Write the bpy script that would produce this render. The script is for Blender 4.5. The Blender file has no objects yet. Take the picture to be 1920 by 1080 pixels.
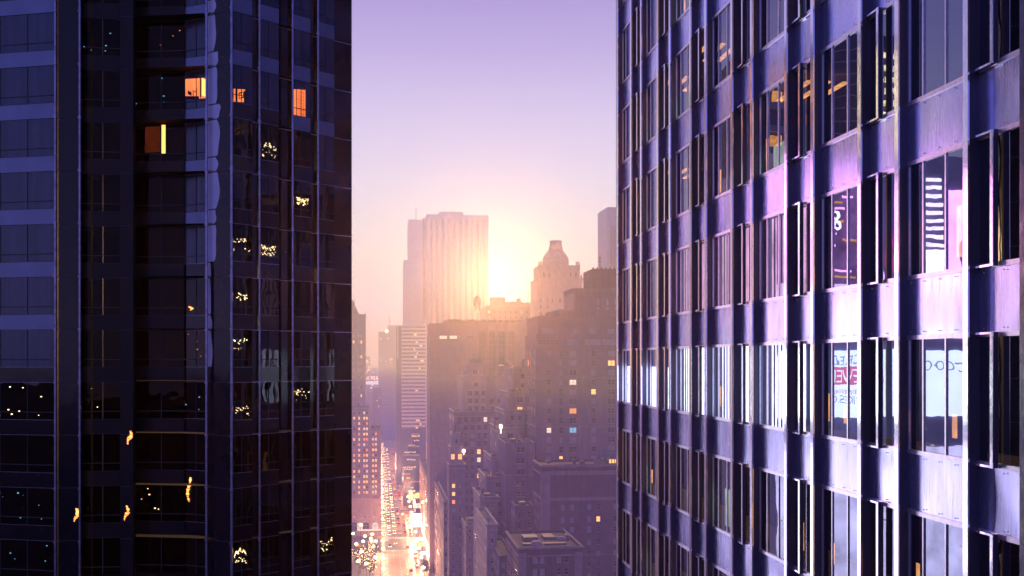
import bpy, bmesh, math, random
from mathutils import Vector, Matrix
random.seed(11)
D = bpy.data
SC = bpy.context.scene
COL = SC.collection
W_, F_ = 1920.0, 1900.0
TH = math.atan(250/1900.0)
CS, SN = math.cos(TH), math.sin(TH)
H = 110.0
HOR = 676.0

# ------------------------------------------------------------------ helpers
def X_at(px, Y):
    return Y*math.tan(TH+math.atan((px-960)/F_))
def Z_at(py, px, Y):
    X = X_at(px, Y)
    return H+(HOR-py)/F_*(Y*CS+X*SN)
def cam_pt(px, zc):            # plan point from a bearing and a depth along the view axis
    xc = (px-960)/F_*zc
    return Vector((xc*CS+zc*SN, zc*CS-xc*SN, 0))
def proj(X, Y, Z):
    zc = Y*CS+X*SN; xc = X*CS-Y*SN
    if zc < .5: return (-9999, -9999)
    return (960+F_*xc/zc, HOR-F_*(Z-H)/zc)

def tag(o, label=None, cat=None, group=None, kind=None):
    if label: o['label'] = label
    if cat: o['category'] = cat
    if group: o['group'] = group
    if kind: o['kind'] = kind
    return o
def empty(name, loc=(0,0,0), label=None, cat=None, group=None, rz=0):
    o = D.objects.new(name, None); COL.objects.link(o)
    o.location = loc; o.rotation_euler = (0,0,rz)
    o.empty_display_size = .5
    return tag(o, label, cat, group)
def link(name, me, parent=None, loc=(0,0,0), rz=0):
    o = D.objects.new(name, me); COL.objects.link(o)
    o.location = loc; o.rotation_euler = (0,0,rz)
    if parent: o.parent = parent
    return o

class MB:
    """collects quads, boxes and tubes; build() links them as one mesh object"""
    def __init__(s): s.v=[]; s.f=[]; s.m=[]; s.sm=[]
    def quad(s, pts, m=0):
        n=len(s.v); s.v += [tuple(p) for p in pts]; s.f.append(tuple(range(n,n+len(pts)))); s.m.append(m); s.sm.append(False)
    def box(s, x0,x1,y0,y1,z0,z1, m=0):
        n=len(s.v)
        s.v += [(x0,y0,z0),(x1,y0,z0),(x1,y1,z0),(x0,y1,z0),(x0,y0,z1),(x1,y0,z1),(x1,y1,z1),(x0,y1,z1)]
        for f in ((0,3,2,1),(4,5,6,7),(0,1,5,4),(1,2,6,5),(2,3,7,6),(3,0,4,7)):
            s.f.append(tuple(n+i for i in f)); s.m.append(m); s.sm.append(False)
    def obox(s, p0, p1, nrm, t0, t1, z0, z1, m=0):
        """box along plan segment p0-p1, from t0 to t1 along nrm"""
        a=p0+nrm*t0; b=p1+nrm*t0; c=p1+nrm*t1; d=p0+nrm*t1
        n=len(s.v)
        for z in (z0,z1):
            for p in (a,b,c,d): s.v.append((p.x,p.y,z))
        for f in ((0,3,2,1),(4,5,6,7),(0,1,5,4),(1,2,6,5),(2,3,7,6),(3,0,4,7)):
            s.f.append(tuple(n+i for i in f)); s.m.append(m); s.sm.append(False)
    def cyl(s, cx,cy,z0,z1,r0,r1,k=8,m=0,caps=True):
        n=len(s.v)
        for z,r in ((z0,r0),(z1,r1)):
            for i in range(k):
                a=2*math.pi*i/k; s.v.append((cx+r*math.cos(a),cy+r*math.sin(a),z))
        for i in range(k):
            j=(i+1)%k; s.f.append((n+i,n+j,n+k+j,n+k+i)); s.m.append(m); s.sm.append(True)
        if caps:
            s.f.append(tuple(n+k+i for i in range(k))); s.m.append(m); s.sm.append(False)
            s.f.append(tuple(n+k-1-i for i in range(k))); s.m.append(m); s.sm.append(False)
    def lathe(s, cx,cy,prof,k=12,m=0):
        for (r0,z0),(r1,z1) in zip(prof[:-1],prof[1:]): s.cyl(cx,cy,z0,z1,max(r0,.001),max(r1,.001),k,m,False)
    def bar(s, a, b, r0, r1, k=5, m=0):
        a=Vector(a); b=Vector(b); d=(b-a).normalized()
        u=d.orthogonal().normalized(); w=d.cross(u); n=len(s.v)
        for p,r in ((a,r0),(b,r1)):
            for i in range(k):
                t=2*math.pi*i/k; q=p+u*r*math.cos(t)+w*r*math.sin(t); s.v.append(tuple(q))
        for i in range(k):
            j=(i+1)%k; s.f.append((n+i,n+j,n+k+j,n+k+i)); s.m.append(m); s.sm.append(True)
    def mesh(s, name, mats):
        me=D.meshes.new(name); me.from_pydata(s.v,[],s.f)
        for mt in mats: me.materials.append(mt)
        me.polygons.foreach_set('material_index', s.m)
        me.polygons.foreach_set('use_smooth', s.sm)
        me.update(); return me
    def build(s, name, mats, parent=None, loc=(0,0,0), rz=0):
        if not isinstance(mats,(list,tuple)): mats=[mats]
        return link(name, s.mesh(name,mats), parent, loc, rz)

# ------------------------------------------------------------------ materials
def nt(mat): return mat.node_tree.nodes, mat.node_tree.links
def pbr(name, col, rough=.7, metal=0, noise=.25, nscale=.6, bump=0, bscale=8, spec=.5, emis=None, es=0, stretch=(1,1,1), coord='Object'):
    m=D.materials.new(name); m.use_nodes=True; N,L=nt(m)
    b=N['Principled BSDF']; b.inputs['Roughness'].default_value=rough; b.inputs['Metallic'].default_value=metal
    b.inputs['Specular IOR Level'].default_value=spec
    tc=N.new('ShaderNodeTexCoord'); mp=N.new('ShaderNodeMapping'); mp.inputs['Scale'].default_value=stretch
    L.new(tc.outputs[coord],mp.inputs['Vector'])
    if noise:
        n1=N.new('ShaderNodeTexNoise'); n1.inputs['Scale'].default_value=nscale; n1.inputs['Detail'].default_value=5
        L.new(mp.outputs[0],n1.inputs['Vector'])
        mr=N.new('ShaderNodeMapRange'); mr.inputs['From Min'].default_value=.3; mr.inputs['From Max'].default_value=.7
        mr.inputs['To Min'].default_value=1-noise; mr.inputs['To Max'].default_value=1+noise
        L.new(n1.outputs['Fac'],mr.inputs['Value'])
        mx=N.new('ShaderNodeVectorMath'); mx.operation='SCALE'; mx.inputs[0].default_value=col[:3]
        L.new(mr.outputs[0],mx.inputs['Scale']); L.new(mx.outputs[0],b.inputs['Base Color'])
    else: b.inputs['Base Color'].default_value=(*col[:3],1)
    if bump:
        n2=N.new('ShaderNodeTexNoise'); n2.inputs['Scale'].default_value=bscale; n2.inputs['Detail'].default_value=2
        L.new(mp.outputs[0],n2.inputs['Vector'])
        bp=N.new('ShaderNodeBump'); bp.inputs['Strength'].default_value=bump; bp.inputs['Distance'].default_value=.1
        L.new(n2.outputs['Fac'],bp.inputs['Height']); L.new(bp.outputs[0],b.inputs['Normal'])
    if emis:
        b.inputs['Emission Color'].default_value=(*emis,1); b.inputs['Emission Strength'].default_value=es
    return m
def emit(name, col, strength, var=0, vscale=1.0, stretch=(1,1,1)):
    m=D.materials.new(name); m.use_nodes=True; N,L=nt(m)
    for n in list(N):
        if n.type=='BSDF_PRINCIPLED': N.remove(n)
    e=N.new('ShaderNodeEmission'); e.inputs['Color'].default_value=(*col,1); e.inputs['Strength'].default_value=strength
    L.new(e.outputs[0],N['Material Output'].inputs['Surface'])
    if var:
        tc=N.new('ShaderNodeTexCoord'); mp=N.new('ShaderNodeMapping'); mp.inputs['Scale'].default_value=stretch
        n1=N.new('ShaderNodeTexNoise'); n1.inputs['Scale'].default_value=vscale; n1.inputs['Detail'].default_value=4
        mr=N.new('ShaderNodeMapRange'); mr.inputs['From Min'].default_value=.3; mr.inputs['From Max'].default_value=.7
        mr.inputs['To Min'].default_value=strength*(1-var); mr.inputs['To Max'].default_value=strength*(1+var)
        L.new(tc.outputs['Object'],mp.inputs[0]); L.new(mp.outputs[0],n1.inputs['Vector']); L.new(n1.outputs['Fac'],mr.inputs[0]); L.new(mr.outputs[0],e.inputs['Strength'])
    return m
def glass(name, tint, trans, ior=1.9, bump=.0, bscale=.5, rough=.0, body=None, bodyfac=0, gcol=(1,1,1)):
    """thin sheet: see-through body (tinted) under a fresnel mirror with slightly wavy surface"""
    m=D.materials.new(name); m.use_nodes=True; N,L=nt(m)
    for n in list(N):
        if n.type=='BSDF_PRINCIPLED': N.remove(n)
    t=N.new('ShaderNodeBsdfTransparent'); t.inputs['Color'].default_value=(*[c*trans for c in tint],1)
    g=N.new('ShaderNodeBsdfGlossy'); g.inputs['Roughness'].default_value=rough; g.inputs['Color'].default_value=(*gcol,1)
    fr=N.new('ShaderNodeFresnel'); fr.inputs['IOR'].default_value=ior
    mx=N.new('ShaderNodeMixShader'); L.new(fr.outputs[0],mx.inputs[0])
    base=t
    if body:
        d=N.new('ShaderNodeBsdfDiffuse'); d.inputs['Color'].default_value=(*body,1)
        m2=N.new('ShaderNodeMixShader'); m2.inputs[0].default_value=bodyfac
        L.new(t.outputs[0],m2.inputs[1]); L.new(d.outputs[0],m2.inputs[2]); base=m2
    L.new(base.outputs[0],mx.inputs[1]); L.new(g.outputs[0],mx.inputs[2])
    L.new(mx.outputs[0],N['Material Output'].inputs['Surface'])
    if bump:
        ge=N.new('ShaderNodeNewGeometry')
        n2=N.new('ShaderNodeTexNoise'); n2.inputs['Scale'].default_value=bscale; n2.inputs['Detail'].default_value=1.5
        L.new(ge.outputs['Position'],n2.inputs['Vector'])
        bp=N.new('ShaderNodeBump'); bp.inputs['Strength'].default_value=bump; bp.inputs['Distance'].default_value=.1
        L.new(n2.outputs['Fac'],bp.inputs['Height']); L.new(bp.outputs[0],g.inputs['Normal']); L.new(bp.outputs[0],fr.inputs['Normal'])
    return m
def brick(name, col, mort, scale=1.0, noise=.25):
    m=pbr(name,col,.85,noise=noise,nscale=.35); N,L=nt(m)
    b=N['Principled BSDF']; tc=[n for n in N if n.type=='TEX_COORD'][0]
    # brick courses: darker joints every course, plus vertical weather streaks
    w=N.new('ShaderNodeTexNoise'); w.inputs['Scale'].default_value=1; w.inputs['Detail'].default_value=6
    mp=N.new('ShaderNodeMapping'); mp.inputs['Scale'].default_value=(.9,.9,.08)
    L.new(tc.outputs['Object'],mp.inputs[0]); L.new(mp.outputs[0],w.inputs['Vector'])
    br=N.new('ShaderNodeTexNoise'); br.inputs['Scale'].default_value=1.6*scale; br.inputs['Detail'].default_value=8; br.inputs['Roughness'].default_value=.8
    L.new(tc.outputs['Object'],br.inputs['Vector'])
    ad=N.new('ShaderNodeMath'); ad.operation='MULTIPLY'; L.new(w.outputs['Fac'],ad.inputs[0]); L.new(br.outputs['Fac'],ad.inputs[1])
    mr=N.new('ShaderNodeMapRange'); mr.inputs['From Min'].default_value=.12; mr.inputs['From Max'].default_value=.38
    mr.inputs['To Min'].default_value=0; mr.inputs['To Max'].default_value=1; L.new(ad.outputs[0],mr.inputs[0])
    mx=N.new('ShaderNodeMix'); mx.data_type='RGBA'; mx.inputs[6].default_value=(*mort,1)
    src=b.inputs['Base Color'].links[0].from_socket
    L.new(mr.outputs[0],mx.inputs[0]); L.new(src,mx.inputs[7]); L.new(mx.outputs[2],b.inputs['Base Color'])
    return m

M=dict(
 brick_mauve=brick('brick_mauve',(.30,.225,.275),(.19,.14,.17)),
 brick_red=brick('brick_red',(.25,.135,.15),(.16,.09,.105)),
 brick_trim=brick('brick_trim',(.44,.30,.31),(.27,.19,.20)),
 stone=brick('stone',(.42,.35,.41),(.27,.22,.26)),
 stone_light=brick('stone_light',(.52,.43,.42),(.34,.28,.30)),
 cream=brick('cream_facade',(.50,.32,.26),(.36,.24,.22)),
 concrete=brick('concrete',(.26,.21,.24),(.19,.15,.18)),
 glassy=pbr('dark_cladding',(.05,.05,.08),.35,.2,.3,.3),
 rib=pbr('pale_rib',(.62,.50,.55),.7,noise=.1),
 ribdark=pbr('dark_glazing_strip',(.10,.07,.09),.3,noise=.2),
 white_band=pbr('white_spandrel_band',(.62,.56,.60),.6,noise=.12),
 roof=pbr('roof_felt',(.07,.06,.075),.9,noise=.4,nscale=.5),
 copper=pbr('weathered_roof',(.16,.15,.16),.7,noise=.3),
 frame=pbr('window_frame',(.34,.30,.34),.5,noise=.1),
 pane=pbr('window_pane',(.035,.03,.05),.12,noise=.3,spec=.8),
 pane_pale=pbr('pane_blind',(.36,.33,.44),.5,noise=.25),
 warm=emit('lit_pane_warm',(1,.42,.12),2.2,.3,3),
 amber=emit('lit_pane_amber',(1,.27,.08),1.6,.3,3),
 white=emit('lit_pane_white',(1,.74,.58),1.25,.35,3),
 cyan=emit('lit_pane_cyan',(.2,.62,1),.9,.3,3),
 asphalt=pbr('asphalt',(.07,.055,.055),.38,noise=.3,nscale=.15),
 redroad=pbr('resurfaced_lane',(.32,.075,.08),.5,noise=.3,nscale=.2),
 paving=pbr('paving',(.22,.18,.17),.7,noise=.3,nscale=.4),
 ground=pbr('city_ground',(.07,.06,.07),.9,noise=.4,nscale=.05),
 paint=pbr('road_paint',(.75,.68,.6),.6,noise=.15),
 kerb=pbr('kerb_stone',(.3,.26,.25),.7),
 metal=pbr('dark_post',(.05,.05,.05),.5,.6,noise=0),
 bark=pbr('bark',(.07,.045,.035),.9),
 leaf=pbr('leaves',(.07,.07,.03),.7,noise=.5,nscale=2),
 lamp=emit('lamp_globe',(1,.60,.26),13),
 headlight=emit('headlight_glow',(1,.62,.30),13),
 tail=emit('tail_light_glow',(1,.06,.03),7),
 tyre=pbr('tyre',(.02,.02,.02),.8,noise=0),
 carglass=pbr('car_glass',(.02,.02,.03),.1,noise=0),
)

# ------------------------------------------------------------------ world sky
SUN_PX,SUN_PY=920,520
sd=Vector((X_at(SUN_PX,1000.0),1000.0,Z_at(SUN_PY,SUN_PX,1000.0)-H)).normalized()
SUN_EL=math.asin(sd.z); SUN_AZ=math.atan2(sd.x,sd.y)
wd=D.worlds.new('World'); SC.world=wd; wd.use_nodes=True
N=wd.node_tree.nodes; L=wd.node_tree.links
bg=N['Background']
tc=N.new('ShaderNodeTexCoord')
sep=N.new('ShaderNodeSeparateXYZ'); L.new(tc.outputs['Generated'],sep.inputs[0])
def ramp(stops):
    r=N.new('ShaderNodeValToRGB'); cr=r.color_ramp; cr.interpolation='B_SPLINE' if False else 'EASE'
    cr.interpolation='LINEAR'
    while len(cr.elements)>1: cr.elements.remove(cr.elements[-1])
    cr.elements[0].position=stops[0][0]; cr.elements[0].color=(*lin(stops[0][1]),1)
    for p,c in stops[1:]:
        e=cr.elements.new(p); e.color=(*lin(c),1)
    return r
def lin(c): return tuple(((x/255)/12.92 if x/255<=.04045 else ((x/255+.055)/1.055)**2.4) for x in c)
SKY_FRONT=[(0,(240,176,160)),(.03,(254,202,156)),(.062,(255,224,178)),(.10,(253,234,206)),(.135,(244,232,228)),(.17,(232,224,240)),
           (.21,(220,210,243)),(.25,(204,192,238)),(.29,(184,168,228)),(.34,(162,143,215)),(.45,(150,130,200)),(.7,(100,85,160)),(1,(66,60,130))]
SKY_BACK=[(0,(176,158,222)),(.05,(166,154,232)),(.15,(142,142,228)),(.3,(118,124,216)),(.6,(84,88,182)),(1,(68,70,154))]
rf=ramp(SKY_FRONT); rb=ramp(SKY_BACK)
L.new(sep.outputs['Z'],rf.inputs[0]); L.new(sep.outputs['Z'],rb.inputs[0])
# horizontal closeness to the sun's azimuth
cmb=N.new('ShaderNodeCombineXYZ'); L.new(sep.outputs['X'],cmb.inputs[0]); L.new(sep.outputs['Y'],cmb.inputs[1])
nrm=N.new('ShaderNodeVectorMath'); nrm.operation='NORMALIZE'; L.new(cmb.outputs[0],nrm.inputs[0])
dt=N.new('ShaderNodeVectorMath'); dt.operation='DOT_PRODUCT'; L.new(nrm.outputs[0],dt.inputs[0]); dt.inputs[1].default_value=(math.sin(SUN_AZ),math.cos(SUN_AZ),0)
mra=N.new('ShaderNodeMapRange'); mra.interpolation_type='SMOOTHSTEP'; mra.inputs['From Min'].default_value=.70; mra.inputs['From Max'].default_value=.985
L.new(dt.outputs['Value'],mra.inputs[0])
mixs=N.new('ShaderNodeMix'); mixs.data_type='RGBA'; L.new(mra.outputs[0],mixs.inputs[0]); L.new(rb.outputs[0],mixs.inputs[6]); L.new(rf.outputs[0],mixs.inputs[7])
# glow round the sun
ds=N.new('ShaderNodeVectorMath'); ds.operation='DOT_PRODUCT'
nv=N.new('ShaderNodeVectorMath'); nv.operation='NORMALIZE'; L.new(tc.outputs['Generated'],nv.inputs[0])
L.new(nv.outputs[0],ds.inputs[0]); ds.inputs[1].default_value=tuple(sd)
acs=N.new('ShaderNodeMath'); acs.operation='ARCCOSINE'; L.new(ds.outputs['Value'],acs.inputs[0])
def gauss(width, amp, col):
    d1=N.new('ShaderNodeMath'); d1.operation='DIVIDE'; L.new(acs.outputs[0],d1.inputs[0]); d1.inputs[1].default_value=math.radians(width)
    p=N.new('ShaderNodeMath'); p.operation='POWER'; L.new(d1.outputs[0],p.inputs[0]); p.inputs[1].default_value=1.6
    mneg=N.new('ShaderNodeMath'); mneg.operation='MULTIPLY'; L.new(p.outputs[0],mneg.inputs[0]); mneg.inputs[1].default_value=-1
    ex=N.new('ShaderNodeMath'); ex.operation='EXPONENT'; L.new(mneg.outputs[0],ex.inputs[0])
    sc=N.new('ShaderNodeVectorMath'); sc.operation='SCALE'; sc.inputs[0].default_value=tuple(c*amp for c in col); L.new(ex.outputs[0],sc.inputs['Scale'])
    return sc
g1=gauss(.6,.8,(1,.86,.56)); g2=gauss(3.6,.14,(1,.68,.22))
a1=N.new('ShaderNodeVectorMath'); a1.operation='ADD'; L.new(g1.outputs[0],a1.inputs[0]); L.new(g2.outputs[0],a1.inputs[1])
a2=N.new('ShaderNodeVectorMath'); a2.operation='ADD'; L.new(a1.outputs[0],a2.inputs[0]); L.new(mixs.outputs[2],a2.inputs[1])
L.new(a2.outputs[0],bg.inputs['Color']); bg.inputs['Strength'].default_value=1.0

sl=D.lights.new('sun','SUN'); sl.energy=2.0; sl.angle=math.radians(.5); sl.color=(1,.56,.22); sl.use_shadow=False
so=D.objects.new('sun',sl); COL.objects.link(so)
so.rotation_euler=(-sd).to_track_quat('-Z','Y').to_euler(); so.location=(100,400,300)

# ------------------------------------------------------------------ camera
cd=D.cameras.new('camera'); cam=D.objects.new('camera',cd); COL.objects.link(cam)
cam.location=(0,0,H); cam.rotation_euler=(math.radians(90),0,-TH)
cd.sensor_width=36; cd.lens=36*F_/W_; cd.shift_y=(HOR-540)/W_; cd.clip_end=20000; cd.clip_start=.1
SC.camera=cam

# ------------------------------------------------------------------ haze between the towers and the horizon
def haze(name,z0,z1,Leq,sig=.00082,scat=.018,g=.95,scol=(1,1,1),box=(-700,900,92,2600)):
    mb=MB(); mb.box(*box,z0,z1)
    m=D.materials.new(name); m.use_nodes=True; Nn,Ll=nt(m)
    for n in list(Nn):
        if n.type=='BSDF_PRINCIPLED': Nn.remove(n)
    vs=Nn.new('ShaderNodeVolumeScatter'); vs.inputs['Density'].default_value=sig*scat; vs.inputs['Anisotropy'].default_value=g; vs.inputs['Color'].default_value=(*scol,1)
    va=Nn.new('ShaderNodeVolumeAbsorption'); va.inputs['Density'].default_value=sig*(1-scat); va.inputs['Color'].default_value=(0,0,0,1)
    ve=Nn.new('ShaderNodeEmission'); ve.inputs['Color'].default_value=(*lin(Leq),1); ve.inputs['Strength'].default_value=sig  # slab glows by itself in place of scattered ambient light
    s1=Nn.new('ShaderNodeAddShader'); s2=Nn.new('ShaderNodeAddShader')
    Ll.new(vs.outputs[0],s1.inputs[0]); Ll.new(va.outputs[0],s1.inputs[1]); Ll.new(s1.outputs[0],s2.inputs[0]); Ll.new(ve.outputs[0],s2.inputs[1])
    Ll.new(s2.outputs[0],Nn['Material Output'].inputs['Volume'])
    m.cycles.homogeneous_volume=True if hasattr(m.cycles,'homogeneous_volume') else None
    o=mb.build(name,m); tag(o,kind='structure'); return o
haze('haze',-.5,58,(128,102,166))
haze('haze',58.02,100,(156,126,186))
haze('haze',100.02,160,(236,194,184))
haze('haze',160.02,240,(226,210,238))

haze('haze',H-45,H+60,(0,0,0),.00009,.97,.93,(1,.50,.38),(-45,45,6,91.9))

# ------------------------------------------------------------------ generic buildings
def win_mesh_factory():
    cache={}
    def get(w,h,state,bars):
        key=(round(w,2),round(h,2),state,bars)
        if key in cache: return cache[key]
        mb=MB(); fw=min(.14,w*.12); y=-.03
        mb.quad([(-w/2,0,0),(w/2,0,0),(w/2,0,h),(-w/2,0,h)],1)
        for a,b,c,d in ((-w/2,w/2,0,fw),(-w/2,w/2,h-fw,h),(-w/2,-w/2+fw,fw,h-fw),(w/2-fw,w/2,fw,h-fw)):
            mb.box(a,b,y-.03,-.005,c,d,0)
        mb.box(-w/2+fw,w/2-fw,y-.02,-.005,h*.5-.05,h*.5+.05,0)
        for i in range(1,bars): 
            x=-w/2+w*i/bars; mb.box(x-.08,x+.08,y-.04,-.005,fw,h-fw,0)
        me=mb.mesh('window',[M['frame'],M[state]]); cache[key]=me; return me
    return get
WIN=win_mesh_factory()

def wall_grid(mb,o,u,n,ulen,z0,z1,cols,rows,dep=.28,m=0,mr=0):
    """wall with real openings; o plan origin, u plan direction, n outward normal"""
    us=[0]+[e for c in cols for e in (c[0]-c[1]/2,c[0]+c[1]/2)]+[ulen]
    zs=[z0]+[e for r in rows for e in (r[0],r[0]+r[1])]+[z1]
    def P(a,z,d=0): q=o+u*a-n*d; return (q.x,q.y,z)
    # full-height strips between window columns, short pieces in columns
    for i in range(len(us)-1):
        a,b=us[i],us[i+1]
        if b-a<1e-4: continue
        if i%2==0 or not rows:
            mb.quad([P(a,z0),P(b,z0),P(b,z1),P(a,z1)],m)
        else:
            for j in range(len(zs)-1):
                c,d=zs[j],zs[j+1]
                if d-c<1e-4: continue
                if j%2==0: mb.quad([P(a,c),P(b,c),P(b,d),P(a,d)],m)
                else:
                    mb.quad([P(a,c),P(b,c),P(b,c,dep),P(a,c,dep)],mr)
                    mb.quad([P(a,d,dep),P(b,d,dep),P(b,d),P(a,d)],m)
                    mb.quad([P(a,c),P(a,c,dep),P(a,d,dep),P(a,d)],m)
                    mb.quad([P(b,c,dep),P(b,c),P(b,d),P(b,d,dep)],m)

class Bld:
    def __init__(s,name,label,x,y,group=None,cat='building'):
        s.root=empty(name,(x,y,0),label,cat,group); s.o=Vector((x,y,0)); s.w=[]
    def part(s,name,mb,mats,label=None):
        mb2=mb; mb2.v=[(a-s.o.x,b-s.o.y,c) for a,b,c in mb.v]
        ob=mb2.build(name,mats,s.root)
        if label: ob['label']=label
        return ob
    def tier(s,X0,X1,Y0,Y1,z0,z1,wall,front=None,side=None,roof='roof',par=.9,cornice=0,trim='stone',lit=.05,pale=.25,states=None,sside=None):
        """front / side = (column list [(centre,width,bars)], row list [(sill,height)])"""
 
        mb=MB(); V=Vector; states=states or {}; st2={}
        def clean(sp,ln,keep):
            if not sp: return ([],[])
            c=[(i,x) for i,x in enumerate(sp[0]) if x[0]-x[1]/2>.05 and x[0]+x[1]/2<ln-.05]
            r=[(j,x) for j,x in enumerate(sp[1]) if x[0]>z0+.05 and x[0]+x[1]<z1-.05]
            if keep:
                for a,(i,_) in enumerate(c):
                    for b_,(j,_) in enumerate(r):
                        if (i,j) in states: st2[(a,b_)]=states[(i,j)]
            return ([x for _,x in c],[x for _,x in r])
        fr=clean(front,X1-X0,True); side=clean(side,Y1-Y0,False) if side else None; states=st2
        wall_grid(mb,V((X0,Y0,0)),V((1,0,0)),V((0,-1,0)),X1-X0,z0,z1,[c for c in fr[0]],fr[1])
        for sgn in (-1,1):
            sdx = side if sgn==(-1 if X0>0 else 1) else None
            sr=sdx or ([],[])
            if sgn==-1: wall_grid(mb,V((X0,Y1,0)),V((0,-1,0)),V((-1,0,0)),Y1-Y0,z0,z1,sr[0],sr[1],.03)
            else: wall_grid(mb,V((X1,Y0,0)),V((0,1,0)),V((1,0,0)),Y1-Y0,z0,z1,sr[0],sr[1],.03)
        mb.quad([(X1,Y1,z0),(X0,Y1,z0),(X0,Y1,z1),(X1,Y1,z1)])
        t=.35; zr=z1-par
        mb.quad([(X0,Y0,z1),(X1,Y0,z1),(X1-t,Y0+t,z1),(X0+t,Y0+t,z1)]); mb.quad([(X1,Y0,z1),(X1,Y1,z1),(X1-t,Y1-t,z1),(X1-t,Y0+t,z1)])
        mb.quad([(X1,Y1,z1),(X0,Y1,z1),(X0+t,Y1-t,z1),(X1-t,Y1-t,z1)]); mb.quad([(X0,Y1,z1),(X0,Y0,z1),(X0+t,Y0+t,z1),(X0+t,Y1-t,z1)])
        i0,i1,j0,j1=X0+t,X1-t,Y0+t,Y1-t
        for a,b in (((i0,j0),(i1,j0)),((i1,j0),(i1,j1)),((i1,j1),(i0,j1)),((i0,j1),(i0,j0))):
            mb.quad([(a[0],a[1],zr),(b[0],b[1],zr),(b[0],b[1],z1),(a[0],a[1],z1)])
        s.part('wall',mb,[M[wall]])
        r=MB(); r.quad([(i0,j0,zr),(i1,j0,zr),(i1,j1,zr),(i0,j1,zr)]); s.part('roof',r,[M[roof]])
        if cornice:
            c=MB()
            for zz,pr,hh in ((z1-cornice*.5,.45,cornice*.35),(z1-cornice*2.6,.25,cornice*.25)):
                c.box(X0-pr,X1+pr,Y0-pr,Y0-.004,zz,zz+hh); c.box(X0-pr,X0-.004,Y0-.004,Y1+pr,zz,zz+hh); c.box(X1+.004,X1+pr,Y0-.004,Y1+pr,zz,zz+hh)
            s.part('cornice',c,[M[trim]])
        if X1-X0>5 and Y1-Y0>8 and z1<H+10 and X0<120:
            st_=random.getstate(); random.seed(int(X0*7+Y0*3))
            for q in range(random.randint(2,5)):
                w_=random.uniform(.8,2.6); d_=random.uniform(.8,3); h_=random.uniform(.5,2.0); xx=random.uniform(i0+.5,i1-w_-.5); yy=random.uniform(j0+1,max(j0+1.1,min(j1-d_-.5,j0+14)))
                u=MB(); u.box(xx,xx+w_,yy,yy+d_,zr+.01,zr+h_); u.box(xx+.2,xx+w_-.2,yy+.2,yy+d_-.2,zr+h_+.003,zr+h_+.25); s.part('roof_unit',u,[M[random.choice(['copper','concrete','stone'])]])
            u=MB(); xx=random.uniform(i0+.5,i1-1); u.bar((xx,j0+.8,zr+.3),(xx,j1-.8,zr+.3),.16,.16,6); u.bar((xx,j0+.8,zr+.3),(min(i1-.3,xx+3),j0+.8,zr+.3),.16,.16,6); s.part('roof_duct',u,[M['copper']])
            random.setstate(st_)
        if z1-z0>16 and wall not in ('concrete','white_band'):
            u=MB(); z_=z1-9.9
            while z_>max(z0+3,8):
                u.box(X0-.14,X1+.14,Y0-.14,Y0-.004,z_-.95,z_-.75); 
                if X0>0: u.box(X0-.14,X0-.004,Y0-.004,Y1,z_-.95,z_-.75)
                z_-=16.5
            if u.v: s.part('string_course',u,[M[trim]])
        def pick():
            r_=random.random()
            if r_<lit: return random.choice(['warm','amber','warm','white'])
            if r_<lit+pale: return 'pane_pale'
            return 'pane'
        for c in fr[0]:
            for q in fr[1]:
                st=(states or {}).get((fr[0].index(c),fr[1].index(q))) or pick()
                s.w.append((X0+c[0],Y0+.27,q[0],0,c[1],q[1],st,c[2]))
        if side:
            sgn=-1 if X0>0 else 1
            for c in side[0]:
                for q in side[1]:
                    if sgn==-1: s.w.append((X0+.02,Y1-c[0],q[0],-math.pi/2,c[1],q[1],pick() if sside is None else sside(),c[2]))
                    else: s.w.append((X1-.02,Y0+c[0],q[0],math.pi/2,c[1],q[1],pick() if sside is None else sside(),c[2]))
    def finish(s,limit=96):
        vis=[];rest=[]
        for w in s.w:
            px,py=proj(w[0],w[1],w[2]+w[5]/2)
            inside=655<px<1165 and py<1088
            face=.3 if abs(w[3])>.1 else 1
            (vis if inside else rest).append((w[4]*w[5]*face/(w[0]**2+w[1]**2),w))
        vis.sort(key=lambda t:-t[0])
        for _,w in vis[:limit]:
            link('window',WIN(w[4],w[5],w[6],w[7]),s.root,(w[0]-s.o.x,w[1]-s.o.y,w[2]),w[3])
        rest=vis[limit:]+[t for t in rest if random.random()<1]
        if rest:
            mb=MB(); order=['frame','pane','pane_pale','warm','amber','white','cyan']
            for _,w in rest:
                c,sn=math.cos(w[3]),math.sin(w[3])
                def T(x,y,z): return (w[0]-s.o.x+x*c-y*sn,w[1]-s.o.y+x*sn+y*c,w[2]+z)
                W,Hh=w[4],w[5]
                mb.quad([T(-W/2,0,0),T(W/2,0,0),T(W/2,0,Hh),T(-W/2,0,Hh)],order.index(w[6]))
                mb.quad([T(-W/2,-.04,Hh*.47),T(W/2,-.04,Hh*.47),T(W/2,-.04,Hh*.53),T(-W/2,-.04,Hh*.53)],0)
            o=mb.build('window_grid',[M[k] for k in order],s.root); o['kind']='stuff'

def cols_px(pxs,Y,X0,w,bars=1):
    return [(X_at(p,Y)-X0,w if not isinstance(w,(list,tuple)) else w[i],bars if not isinstance(bars,(list,tuple)) else bars[i]) for i,p in enumerate(pxs)]
def cols_even(L_,n,w,bars=1,m=0):
    st=(L_-2*m)/n
    return [(m+st*(i+.5),w,bars) for i in range(n)]
def rows_from(ztop,pitch,n,h,zmin=1):
    r=[(ztop-i*pitch-h,h) for i in range(n) if ztop-i*pitch-h>zmin]
    return sorted(r)

exec_parts=[]
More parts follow.
